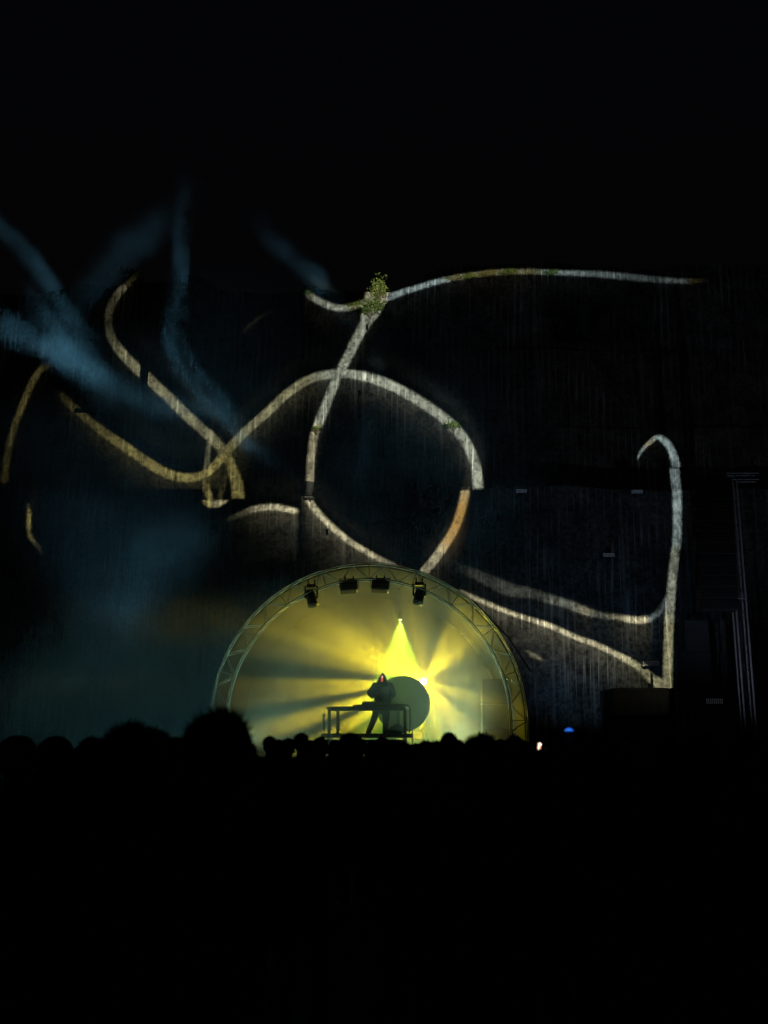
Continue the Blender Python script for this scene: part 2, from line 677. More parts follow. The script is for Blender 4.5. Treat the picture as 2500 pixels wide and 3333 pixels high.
for s in (-1, 1):
    for k in range(3):
        z0, z1 = LEG * k / 3, LEG * (k + 1) / 3
        p, q = ((RO, RI) if k % 2 else (RI, RO))
        for yy in (0, AD):
            MB().cyl((s * p, yy, z0 + 0.03), (s * q, yy, z1), LACE, 6).build('brace', M['alu'], arch)
    mb = MB().bbox((s * (RO + RI) / 2, AD / 2, 0.012), (0.7, 0.6, 0.024), 0.005)
    mb.build('base_plate', M['dark_steel'], arch)

# ---- canopy behind the arch: a barrel of dark tarpaulin with a pale liner
can = thing('stage_canopy', 'dark tarpaulin shell stretched behind the truss arch', 'canopy', (XA, YA, ZF))


def barrel(y0, y1, r0, r1, wob, n=64, m=10):
    rings = []
    for i in range(m + 1):
        t = i / m
        y = y0 + (y1 - y0) * t
        row = []
        for k in range(-4, n + 5):
            if k < 0:
                p = Vector((1, 0, LEG * (1 + k / 4.0)))
                a, zz = 0.0, p.z
            elif k > n:
                a, zz = math.pi, LEG * (1 - (k - n) / 4.0)
            else:
                a, zz = math.pi * k / n, None
            r = r0 + (r1 - r0) * t + wob * math.sin(t * math.pi) * (0.6 + 0.4 * math.cos(3 * a))
            r += 0.03 * math.sin(a * 30) * math.sin(t * math.pi)
            fl = 1 + 0.035 * t * max(0, math.cos(a))
            if zz is None:
                row.append((math.cos(a) * r * fl, y, LEG + math.sin(a) * r))
            else:
                row.append((math.cos(a) * r * fl, y, zz))
        rings.append(row)
    nn = len(rings[0])
    vs = [p for r in rings for p in r]
    fs = []
    for i in range(len(rings) - 1):
        for j in range(nn - 1):
            fs.append((i * nn + j, i * nn + j + 1, (i + 1) * nn + j + 1, (i + 1) * nn + j))
    return vs, fs


vsq, fsq = barrel(AD + 0.06, 8.6, RO + 0.05, RO + 0.28, 0.10)
MB().add(vsq, fsq).build('outer_skin', M['tarp'], can, True)
vsq, fsq = barrel(AD + 0.09, 8.5, RO - 0.05, RO + 0.1, 0.08)
MB().add(vsq, [tuple(reversed(f)) for f in fsq]).build('inner_liner', M['liner'], can, True)
# back wall made of hanging cloth strips
NB = 12
RB = RO + 0.12
for k in range(NB):
    x0 = -RB + 2 * RB * k / NB
    x1 = -RB + 2 * RB * (k + 1) / NB
    vs_, fs_ = [], []
    for i in range(9):
        x = x0 + (x1 - x0) * i / 8
        h = LEG + math.sqrt(max(0.0, RB * RB - x * x))
        yb = 8.42 + 0.035 * math.cos(i / 8 * 2 * math.pi)
        for j in range(9):
            vs_.append((x, yb, h * j / 8))
    for i in range(8):
        for j in range(8):
            fs_.append((i * 9 + j, (i + 1) * 9 + j, (i + 1) * 9 + j + 1, i * 9 + j + 1))
    MB().add(vs_, fs_).build('backdrop_strip', M['liner'], can, True)
# guy rope over the right flank
MB().tube([Vector((RO * math.cos(R(48)) + .05, 0.3, LEG + RO * math.sin(R(48)) + .06)), Vector((RO * 0.86 + .12, -0.05, LEG + RO * 0.52)), Vector((RO + 0.10, -0.12, LEG + RO * 0.30))], 0.028, 6).build('guy_rope', M['black'], can)


# ================================================================== STAGE LAMPS
def moving_head(label, loc, aim, lit=None, scale=1.0, hang=True, group=None):
    """yoke lamp: base, two yoke arms, tilting head with a lens. loc is the yoke pivot"""
    t = thing('moving_head_light', label, 'stage light', loc, 0, group)
    s = scale
    sg = 1 if hang else -1
    MB().bbox((0, 0, sg * 0.33 * s), (0.26 * s, 0.22 * s, 0.09 * s), 0.02 * s).build('base', M['black_plastic'], t)
    for e in (-1, 1):
        MB().bbox((e * 0.17 * s, 0, sg * 0.15 * s), (0.045 * s, 0.16 * s, 0.36 * s), 0.012 * s).build('yoke_arm', M['black_plastic'], t)
    if hang:
        for e in (-1, 1):
            MB().cyl((e * 0.09 * s, 0, 0.36 * s), (e * 0.09 * s, 0, 0.52 * s), 0.02, 8).build('clamp', M['dark_steel'], t)
    d = Vector(aim).normalized()
    q = d.to_track_quat('Z', 'Y').to_matrix()
    prof = [(-0.24, 0.07), (-0.22, 0.115), (-0.05, 0.14), (0.10, 0.145), (0.12, 0.13), (0.20, 0.15), (0.26, 0.15), (0.265, 0.12)]
    rings = []
    for z, r in prof:
        rings.append([q @ Vector((math.cos(2 * math.pi * k / 20) * r * s, math.sin(2 * math.pi * k / 20) * r * s, z * s)) for k in range(20)])
    h = MB().rings(rings).build('head', M['black_plastic'], t, True)
    mb = MB()
    rings = []
    for z, r in ((0.266, 0.115), (0.285, 0.08), (0.292, 0.02)):
        rings.append([q @ Vector((math.cos(2 * math.pi * k / 20) * r * s, math.sin(2 * math.pi * k / 20) * r * s, z * s)) for k in range(20)])
    mb.rings(rings)
    ln = mb.build('lens', M[lit] if lit else M['lens_dark'], h, True)
    return t


def hang_at(u, v, y=YA + 0.1):
    return at(u, v, y)


moving_head('black moving head light hanging under the left shoulder of the arch', hang_at(1013, 1945), (0.25, -0.25, -1), group='lamps hung from the arch', scale=1.05)
moving_head('black moving head light hanging under the right shoulder of the arch', hang_at(1365, 1938), (-0.22, -0.45, -1), group='lamps hung from the arch', scale=1.05)


def strobe(label, u, v, tilt):
    p = hang_at(u, v)
    t = thing('strobe_panel', label, 'stage light', p, 0, 'lamps hung from the arch')
    rt = Matrix.Rotation(R(tilt), 3, 'Y') @ Matrix.Rotation(R(-20), 3, 'X')
    h = MB().bbox((0, 0, 0), (0.52, 0.26, 0.36), 0.03, rt).build('housing', M['black_plastic'], t)
    for k in range(3):
        MB().bbox(rt @ Vector((0, -0.135, 0.09 - 0.105 * k)), (0.46, 0.012, 0.085 if k else 0.04), 0.004, rt).build('glass_strip', M['strip_glass'], h)
    for e in (-1, 1):
        MB().bbox((e * 0.285, 0.02, 0.1), (0.02, 0.06, 0.32), 0.005).build('bracket', M['dark_steel'], t)
        MB().cyl((e * 0.12, 0.03, 0.15), (e * 0.12, 0.03, 0.33), 0.022, 8).build('clamp', M['dark_steel'], t)
    MB().bbox((0, 0.03, 0.24), (0.6, 0.05, 0.03), 0.006).build('yoke', M['dark_steel'], t)
    return t


strobe('rectangular black strobe panel left of the arch crown', 1136, 1910, -3)
strobe('rectangular black strobe panel at the arch crown, the right one', 1238, 1908, 3)
# looped cable under the truss
p0 = at(1306, 1890, YA + .1)
cab = MB().tube([p0 + Vector((0.09 * math.sin(k / 10 * math.pi * 1.5) - 0.02 * k / 10, 0, -0.028 * k + 0.003 * max(0, k - 7) ** 2)) for k in range(14)], 0.007, 6).build('hanging_cable', M['black'])
tag(cab, 'thin black cable looping below the arch beside the crown', 'cable')


def lamp_gobo(light, stops, base, col_nodes=None, mode='azimuth', gam=1.0, seam=245.0):
    """the lamp's own gobo wheel: light given off varies with direction"""
    d = light.data
    d.use_nodes = True
    n = d.node_tree.nodes
    l = d.node_tree.links
    em = n.get('Emission') or n.new('ShaderNodeEmission')
    tc = n.new('ShaderNodeTexCoord')
    sx = n.new('ShaderNodeSeparateXYZ')
    l.new(tc.outputs['Normal'], sx.inputs[0])
    at2 = n.new('ShaderNodeMath')
    at2.operation = 'ARCTAN2'
    if mode == 'azimuth':
        l.new(sx.outputs['Z'], at2.inputs[0])
        l.new(sx.outputs['X'], at2.inputs[1])
    else:
        l.new(sx.outputs['Y'], at2.inputs[0])
        l.new(sx.outputs['X'], at2.inputs[1])
    ma = n.new('ShaderNodeMath')
    ma.operation = 'MULTIPLY_ADD'
    ma.inputs[1].default_value = 1.0 / (2 * math.pi)
    ma.inputs[2].default_value = 2.0 - seam / 360.0
    l.new(at2.outputs[0], ma.inputs[0])
    mr = n.new('ShaderNodeMath')
    mr.operation = 'FRACT'
    l.new(ma.outputs[0], mr.inputs[0])
    rp = n.new('ShaderNodeValToRGB')
    cr = rp.color_ramp
    cr.interpolation = 'EASE'
    while len(cr.elements) > 1:
        cr.elements.remove(cr.elements[-1])
    first = True
    for deg, val in stops:
        pos = ((deg - seam) % 360) / 360.0
        if first:
            e = cr.elements[0]
            e.position = pos
            first = False
        else:
            e = cr.elements.new(pos)
        e.color = (val ** gam, val ** gam, val ** gam, 1)
    l.new(mr.outputs[0], rp.inputs[0])
    cmb = n.new('ShaderNodeCombineXYZ')
    l.new(sx.outputs['X'], cmb.inputs[0])
    l.new(sx.outputs['Z' if mode == 'azimuth' else 'Y'], cmb.inputs[1])
    nrm = n.new('ShaderNodeVectorMath')
    nrm.operation = 'NORMALIZE'
    l.new(cmb.outputs[0], nrm.inputs[0])
    ns_ = n.new('ShaderNodeTexNoise')
    ns_.inputs['Scale'].default_value = 5.0
    ns_.inputs['Detail'].default_value = 2.0
    l.new(nrm.outputs[0], ns_.inputs['Vector'])
    nm = n.new('ShaderNodeMapRange')
    nm.inputs['From Min'].default_value = 0.3
    nm.inputs['From Max'].default_value = 0.7
    nm.inputs['To Min'].default_value = 0.5
    nm.inputs['To Max'].default_value = 1.5
    l.new(ns_.outputs[0], nm.inputs['Value'])
    mm = n.new('ShaderNodeMath')
    mm.operation = 'MULTIPLY'
    l.new(rp.outputs[0], mm.inputs[0])
    l.new(nm.outputs[0], mm.inputs[1])
    last = mm.outputs[0]
    if mode == 'azimuth':      # axis blacked out, added to keep the light off the crowd
        rl = n.new('ShaderNodeVectorMath')
        rl.operation = 'LENGTH'
        l.new(cmb.outputs[0], rl.inputs[0])
        rm = n.new('ShaderNodeMapRange')
        rm.interpolation_type = 'SMOOTHSTEP'
        rm.inputs['From Min'].default_value = 0.28
        rm.inputs['From Max'].default_value = 0.62
        l.new(rl.outputs['Value'], rm.inputs['Value'])
        m3 = n.new('ShaderNodeMath')
        m3.operation = 'MULTIPLY'
        l.new(last, m3.inputs[0])
        l.new(rm.outputs[0], m3.inputs[1])
        last = m3.outputs[0]
    l.new(last, em.inputs['Strength'])
    return em


# ---- the bright yellow lamp at the rim of the disc
YL = 34.75
PL = at(1379, 2219, YL)
star = moving_head('glaring yellow lamp facing the crowd beside the round disc', PL + Vector((0, 0.08, 0)), (0, -1, 0.05), 'lens_yellow', 0.85, hang=False)
pole = MB().cyl((0, 0.02, -0.25), (0, 0.02, ZF - PL.z + 0.05), 0.025, 8).build('stand_pole', M['dark_steel'], star)
MB().cyl((0, 0.02, ZF - PL.z), (0, 0.02, ZF - PL.z + 0.05), 0.28, 20).build('stand_base', M['dark_steel'], star)
pd = bpy.data.lights.new('yellow_burner', 'POINT')
pd.energy = 900
pd.color = (1.0, 0.76, 0.014)
pd.shadow_soft_size = 0.03
po = link('yellow_burner', pd, star)
po.location = (0, -0.31, 0.0)
po.rotation_euler = (PL - EYE).to_track_quat('Y', 'Z').to_euler()
PETALS = [(0, .55), (20, .55), (36, 1.1), (58, 1.1), (74, .5), (104, .8), (135, 1.05), (158, 1.9), (167, 1.4), (174.5, .42), (177.5, .42),
          (181, 2.4), (186, 2.4), (189.5, .42), (192, .42), (195.5, 2.6), (199, 2.6), (202.5, .42), (204.5, .42), (207, 2.5), (211, 2.3), (215.5, .4), (221, 2.0), (228, .15), 
          (280, 1.2), (308, 1.25), (324, .75), (338, 1.0), (346, .85), (354, .6)]
lamp_gobo(po, PETALS, 0, gam=1.7)

# ---- lime lamp hung high at the back
YT = 35.0
PT = at(1303, 2020, YT)
top = moving_head('lime green spotlight throwing a narrow cone down the back of the stage', PT + Vector((0, 0.06, 0.16)), (0.0, -0.25, -1), 'lens_lime', 0.5)
sp = spot('lime_burner', top, PT, PT + Vector((-0.02, -0.30, -1)), 4200, (0.50, 1.0, 0.04), 48, 0.35, 0.02)
lamp_gobo(sp, [(0, .55), (18, 1.2), (40, .5), (62, 1.3), (85, .55), (110, 1.1), (135, .45), (160, 1.2), (185, .6), (210, 1.3), (235, .5), (262, 1.25),
               (285, .5), (310, 1.2), (335, .5), (350, 1.0), (234.6, .5)], 0, mode='polar', seam=234.8)
MB().cyl((0, 0, 0.26), (0, 0.0, math.sqrt(max(0, RO ** 2 - (PT.x - XA) ** 2)) + ZA - PT.z - 0.25), 0.02, 8).build('drop_pipe', M['dark_steel'], top)


# ---- unseen fill lamps added on the deck to brighten haze and truss
def wash(label, x, y, aim, power, col, size=110):
    t = thing('fill_light', label, 'stage light', (x, y, ZF), 0, 'added fill lamps on the deck')
    MB().bbox((0, 0, 0.03), (0.3, 0.22, 0.06), 0.01).build('base', M['black_plastic'], t)
    rt = (Vector(aim) - Vector((x, y, ZF + 0.2))).to_track_quat('Z', 'Y').to_matrix()
    h = MB().bbox((0, 0, 0.2), (0.3, 0.24, 0.16), 0.02, rt).build('housing', M['black_plastic'], t)
    MB().bbox(Vector((0, 0, 0.2)) + rt @ Vector((0, 0, 0.085)), (0.26, 0.2, 0.012), 0.004, rt).build('lens', M['led_dim'], h)
    p = Vector((x, y, ZF + 0.2)) + rt @ Vector((0, 0, 0.11))
    spot('fill_burner', t, p, aim, power, col, size, 0.9, 0.08)
    return t


wash('added pale green fill lamp at the front of the stage, left of the riser', XA - 3.4, YA - 0.45, (XA - 1.6, YA + 3.0, ZF + 5.0), 420, (0.50, 1.0, 0.66), 150)
wash('added pale green fill lamp at the front of the stage, right of the riser', XA + 3.1, YA - 0.25, (XA + 1.6, YA + 4.5, ZF + 5.0), 560, (0.54, 1.0, 0.62), 120)
wash('added pale green fill lamp on the deck behind the speaker stack', XA + 3.3, YA + 7.5, (XA + 1.6, YA + 2.8, ZF + 5.0), 800, (0.56, 1.0, 0.60), 130)

# ================================================================== DJ RISER, TABLE, GEAR
YD = 32.3
ZR = at(1250, 2388, 31.6).z
YTB = 31.45
xl = at(1060, 2388, YTB).x
xr = at(1330, 2388, YTB).x
riser = thing('riser', 'grey riser platform carrying the performer and the table', 'riser', ((xl + xr) / 2, YTB + 0.75, ZF))
MB().bbox((0, 0, ZR - ZF - 0.06), (xr - xl + 0.25, 2.3, 0.12), 0.015).build('top', M['table'], riser)
for ex in (-1, 1):
    for ey in (-1, 1):
        MB().cyl((ex * (xr - xl) * 0.46, ey * 0.95, 0.0), (ex * (xr - xl) * 0.46, ey * 0.95, ZR - ZF - 0.12), 0.04, 10).build('leg', M['dark_steel'], riser)
MB().bbox((0, -1.16, (ZR - ZF) * 0.45), (xr - xl - 0.1, 0.03, (ZR - ZF) * 0.55), 0.01).build('front_skirt', M['table'], riser)

ZTB = at(1250, 2300, YTB).z
tb = thing('performance_table', 'tall black metal table frame standing before the hooded performer', 'table', ((xl + xr) / 2, YTB, ZR))
hT = ZTB - ZR
wT = xr - xl - 0.1
MB().bbox((0, 0.28, hT - 0.055), (wT, 0.85, 0.11), 0.012).build('table_top', M['table'], tb)
for ex, ey in ((-1, -0.08), (1, -0.08), (-0.80, 0.62), (0.83, 0.62)):
    px = ex * (wT / 2 - 0.06)
    MB().bbox((px, ey, (hT - 0.11) / 2), (0.095, 0.095, hT - 0.112), 0.012).build('leg', M['table'], tb)
    MB().cyl((px + 0.05, ey - 0.05, 0.12), (px + 0.11, ey - 0.05, 0.12), 0.02, 8).build('knob', M['dark_steel'], tb)
MB().bbox((-wT / 2 + 0.02, -0.17, hT - 0.04), (0.12, 0.05, 0.05), 0.008).build('corner_bracket', M['dark_steel'], tb)
MB().bbox((wT / 2 + 0.02, -0.17, hT - 0.05), (0.12, 0.05, 0.08), 0.008).build('corner_bracket', M['alu'], tb)


def ontable(u, v=None):
    return at(u, 2300, YTB + 0.2).x


mx = thing('mixer', 'black mixing desk lying on the table in front of the performer', 'mixer', (ontable(1222), YTB + 0.25, ZTB + 0.002))
rt = Matrix.Rotation(R(8), 3, 'X')
MB().bbox((0, 0, 0.075), (0.82, 0.45, 0.13), 0.02, rt).build('body', M['black_plastic'], mx)
for k in range(6):
    MB().cyl((-0.32 + k * 0.13, -0.08, 0.13), (-0.32 + k * 0.13, -0.085, 0.165), 0.02, 8).build('knob', M['dark_steel'], mx)
MB().bbox((-0.55, 0.0, 0.03), (0.28, 0.36, 0.055), 0.012).build('side_controller', M['black_plastic'], mx)
pl = thing('effects_unit', 'flat black effects unit on the table to the right of the mixer', 'audio unit', (ontable(1290), YTB + 0.25, ZTB + 0.002))
MB().bbox((0, 0, 0.035), (0.44, 0.34, 0.07), 0.015).build('body', M['black_plastic'], pl)
for k in range(3):
    MB().cyl((-0.12 + k * 0.12, -0.05, 0.07), (-0.12 + k * 0.12, -0.05, 0.095), 0.022, 8).build('knob', M['dark_steel'], pl)
# cable bending over the table end
xe = (xl + xr) / 2 + wT / 2
cb = MB().tube([(xe - 0.34, YTB + 0.05, ZTB + 0.05), (xe - 0.1, YTB - 0.05, ZTB + 0.055), (xe + 0.05, YTB - 0.13, ZTB + 0.03), (xe + 0.09, YTB - 0.22, ZTB - 0.08), (xe + 0.1, YTB - 0.23, ZTB - 0.5), (xe + 0.08, YTB - 0.23, ZR + 0.01)], 0.022, 8).build('cable_bundle', M['black'], None, True)
tag(cb, 'thick black cable bundle bending down over the table end', 'cable')
# hanging plug chain left
t = thing('power_cable', 'thin cable with two black connectors hanging off the table side', 'cable', (xl - 0.03, YTB - 0.16, ZR))
MB().tube([(0, 0, hT - 0.06), (-0.02, 0, hT * 0.6), (0.0, 0, 0.0)], 0.008, 6).build('cord', M['black'], t)
MB().bbox((-0.03, 0, hT * 0.58), (0.07, 0.05, 0.22), 0.02).build('connector', M['black_plastic'], t)
MB().bbox((-0.02, 0, hT * 0.30), (0.075, 0.05, 0.26), 0.02).build('connector', M['black_plastic'], t)
# bag under the table
p = at(1291, 2388, YTB + 0.45)
bag = thing('bag', 'slumped dark bag under the table beside the rear leg', 'bag', (p.x, YTB + 0.5, ZR))
mb = MB().ball((0, 0, 0.11), (0.25, 0.18, 0.14), 16, 10).ball((0.05, 0.02, 0.2), (0.13, 0.12, 0.10), 14, 8).ball((-0.12, 0, 0.08), (0.18, 0.17, 0.1), 14, 8)
mb.build('body', M['robe'], bag, True)
MB().tube([(-0.12, 0, 0.2), (-0.05, 0, 0.32), (0.06, 0, 0.31), (0.12, 0, 0.24)], 0.014, 6).build('handle', M['black'], bag, True)

# ---- round disc on a stand behind the table
YG = 33.55
PG = at(1310, 2290, YG)
RG = 90 * mpp(YG)
gg = thing('gong', 'big round dark disc standing behind the table next to the lamp', 'gong', (PG.x, YG, ZF))
prof = [(0.0, -0.04), (0.25, -0.04), (0.27, -0.02), (RG - 0.09, -0.01), (RG - 0.03, 0.0), (RG, 0.05), (RG - 0.02, 0.07), (0.0, 0.03)]
rings = []
for r, yv in prof:
    rings.append([(math.cos(2 * math.pi * k / 72) * max(r, 0.002), yv, PG.z - ZF + math.sin(2 * math.pi * k / 72) * max(r, 0.002)) for k in range(72)])
MB().rings(rings).build('plate', M['gong'], gg, True)
for e in (-1, 1):
    MB().cyl((e * 0.32, 0.1, 0.0), (e * 0.32, 0.1, PG.z - ZF), 0.03, 8).build('leg', M['dark_steel'], gg)
    MB().bbox((e * 0.32, 0.1, 0.02), (0.08, 0.7, 0.04), 0.01).build('foot', M['dark_steel'], gg)
MB().cyl((-0.32, 0.1, PG.z - ZF), (0.32, 0.1, PG.z - ZF), 0.025, 8).build('crossbar', M['dark_steel'], gg)

# ---- pale cases at the foot of the disc, lit by the lamp
p = at(1381, 2366, 32.65)
for (u, v, yy, sx, sy, sz, ro, lab) in ((1384, 2369, 35.2, .34, .05, .30, 33, 'pale square card tipped on its corner below the lamp'),
                                       (1352, 2393, 35.1, .34, .3, .22, 8, 'small pale box on the deck right of the riser')):
    p = at(u, v, yy)
    t = thing('pale_box' if sy > .1 else 'pale_card', lab, 'box' if sy > .1 else 'card', (p.x, yy, p.z - sz / 2))
    rot = Matrix.Rotation(R(ro), 3, 'Y') @ Matrix.Rotation(R(35), 3, 'Z')
    MB().bbox((0, 0, sz / 2), (sx, sy, sz), 0.01, rot).build('shell', M['case'], t)
    MB().cyl((0.02, 0.05, sz / 2 - 0.02), (0.02, 0.05, ZF - (p.z - sz / 2)), 0.015, 6).build('stand', M['dark_steel'], t)
# speaker stack by the right wall inside
p = at(1608, 2210, 34.5)
sk = thing('speaker_stack', 'dim speaker cabinet stack against the inner right side of the stage', 'speaker', (p.x, 34.6, ZF))
hh = p.z - ZF
for k in range(3):
    c = MB().bbox((0, 0, hh * (k + 0.5) / 3), (0.85, 0.6, hh / 3 - 0.01), 0.02).build('cabinet', M['black'], sk)
    MB().cyl((0, -0.305, hh * (k + 0.5) / 3), (0, -0.315, hh * (k + 0.5) / 3), min(0.3, hh / 7), 24).build('driver', M['grille'], c)


# ================================================================== PEOPLE
def remesh(mb, voxel, smooth_it=4):
    me = mb.mesh('tmp')
    o = bpy.data.objects.new('tmp', me)
    COL.objects.link(o)
    md = o.modifiers.new('r', 'REMESH')
    md.mode = 'VOXEL'
    md.voxel_size = voxel
    s = o.modifiers.new('s', 'SMOOTH')
    s.factor = 0.5
    s.iterations = smooth_it
    dg = bpy.context.evaluated_depsgraph_get()
    out = bpy.data.meshes.new_from_object(o.evaluated_get(dg), depsgraph=dg)
    bpy.data.objects.remove(o)
    out.polygons.foreach_set('use_smooth', [True] * len(out.polygons))
    out.materials.clear()
    return out


def hand(mb, wrist, direction, side, palm_n, curl=0.5, s=1.0):
    """palm, four unequal bent fingers and a thumb leaving the side of the palm"""
    w0 = Vector(wrist)
    d = Vector(direction).normalized()
    n = (Vector(palm_n) - d * d.dot(Vector(palm_n))).normalized()
    x = d.cross(n) * side
    kn = w0 + d * 0.085 * s
    for o in (-0.03, -0.01, 0.01, 0.03):
        mb.limb(w0 + x * o * 0.7 * s, kn + x * o * s, 0.016 * s, 0.013 * s, 8)
    for o, L in ((-0.033, 0.062), (-0.011, 0.078), (0.011, 0.083), (0.033, 0.074)):
        a = kn + x * o * s
        d1 = (d + n * curl * 0.5).normalized()
        b = a + d1 * L * 0.55 * s
        d2 = (d + n * curl * 1.6).normalized()
        c = b + d2 * L * 0.45 * s
        mb.limb(a, b, 0.0095 * s, 0.0088 * s, 8)
        mb.limb(b, c, 0.0088 * s, 0.0078 * s, 8)
    a = w0 + d * 0.025 * s + x * 0.03 * s
    b = a + (d * 0.6 + x * 0.75 + n * 0.2).normalized() * 0.045 * s
    c = b + (d * 0.9 + x * 0.2 + n * 0.3).normalized() * 0.035 * s
    mb.limb(a, b, 0.013 * s, 0.011 * s, 8)
    mb.limb(b, c, 0.011 * s, 0.0085 * s, 8)


def head_shape(mb, c, face=1):
    """c is the head centre; face=+1 looks along +y"""
    x, y, z = c
    mb.ball((x, y - 0.012 * face, z + 0.025), (0.076, 0.095, 0.095), 18, 12)
    mb.ball((x, y + 0.02 * face, z - 0.045), (0.058, 0.07, 0.075), 16, 10)
    mb.ball((x, y + 0.095 * face, z - 0.02), (0.014, 0.02, 0.026), 8, 6)
    mb.ball((x, y + 0.075 * face, z - 0.085), (0.03, 0.02, 0.022), 8, 6)
    for e in (-1, 1):
        mb.ball((x + e * 0.078, y - 0.01 * face, z - 0.012), (0.013, 0.02, 0.033), 8, 6)
        mb.ball((x + e * 0.031, y + 0.078 * face, z + 0.012), (0.02, 0.012, 0.012), 8, 6)


def body_mesh(pose, female=False):
    """a standing adult 1.75 m tall facing +y, feet on z = 0"""
    mb = MB()
    sh = 0.165 if female else 0.195
    hp = 0.10 if female else 0.09
    mb.limb((0, 0, 0.98), (0, 0, 1.16), 0.135, 0.12)
    for e in (-1, 1):
        mb.limb((e * 0.06, 0, 0.96), (e * 0.075, 0.0, 1.30), 0.115, 0.112)
        mb.limb((e * 0.07, -0.01, 1.28), (e * (sh - 0.02), -0.01, 1.405), 0.11, 0.062)
        # legs
        mb.limb((e * hp, 0, 0.94), (e * (hp + 0.015), 0.015, 0.50), 0.098, 0.062)
        mb.limb((e * (hp + 0.015), 0.015, 0.50), (e * (hp + 0.02), -0.015, 0.09), 0.062, 0.042)
        mb.limb((e * (hp + 0.02), -0.03, 0.045), (e * (hp + 0.045), 0.15, 0.036), 0.044, 0.034)
    mb.limb((0, -0.01, 1.38), (0, 0.005, 1.53), 0.065, 0.056)
    mb.limb((-sh + .03, -0.012, 1.41), (sh - .03, -0.012, 1.41), 0.058, 0.058)
    head_shape(mb, (0, 0.02, 1.63))
    hz = []
    for e in (-1, 1):
        s0 = Vector((e * sh, -0.01, 1.40))
        if pose == 'phone' and e == 1:
            el = Vector((0.27, 0.17, 1.30))
            wr = Vector((0.14, 0.34, 1.56))
            dirn, pn = (-0.15, 0.1, 1), (0, -1, 0)
        elif pose == 'up' and e == -1:
            el = Vector((-0.34, 0.10, 1.52))
            wr = Vector((-0.30, 0.20, 1.77))
            dirn, pn = (0.1, 0.1, 1), (0, 1, 0)
        else:
            el = Vector((e * (sh + 0.06), -0.03, 1.12))
            wr = Vector((e * (sh + 0.04), 0.08, 0.88))
            dirn, pn = (0, 0.15, -1), (-e, 0, 0)
        mb.limb(s0, el, 0.058, 0.044)
        mb.limb(el, wr, 0.043, 0.028)
        hand(mb, wr, dirn, e, pn, 0.5, 1.1)
        hz.append((el, wr))
    me = remesh(mb, 0.0115, 2)
    # slots: 0 skin, 1 shirt, 2 trousers
    me.materials.append(M['skin'])
    me.materials.append(SHIRTS[0])
    me.materials.append(M['trousers'])
    co = np.empty(len(me.polygons) * 3)
    me.polygons.foreach_get('center', co)
    co = co.reshape(-1, 3)
    idx = np.full(len(co), 1)
    idx[co[:, 2] < 0.97] = 2
    idx[(co[:, 2] > 1.555) & (np.abs(co[:, 0]) < 0.13)] = 0
    idx[(co[:, 2] < 0.99) & (np.abs(co[:, 0]) > 0.19)] = 0
    for el, wr in hz:
        dd = np.linalg.norm(co - np.array(wr), axis=1)
        idx[dd < 0.11] = 0
    me.polygons.foreach_set('material_index', idx.astype(np.int32))
    return me


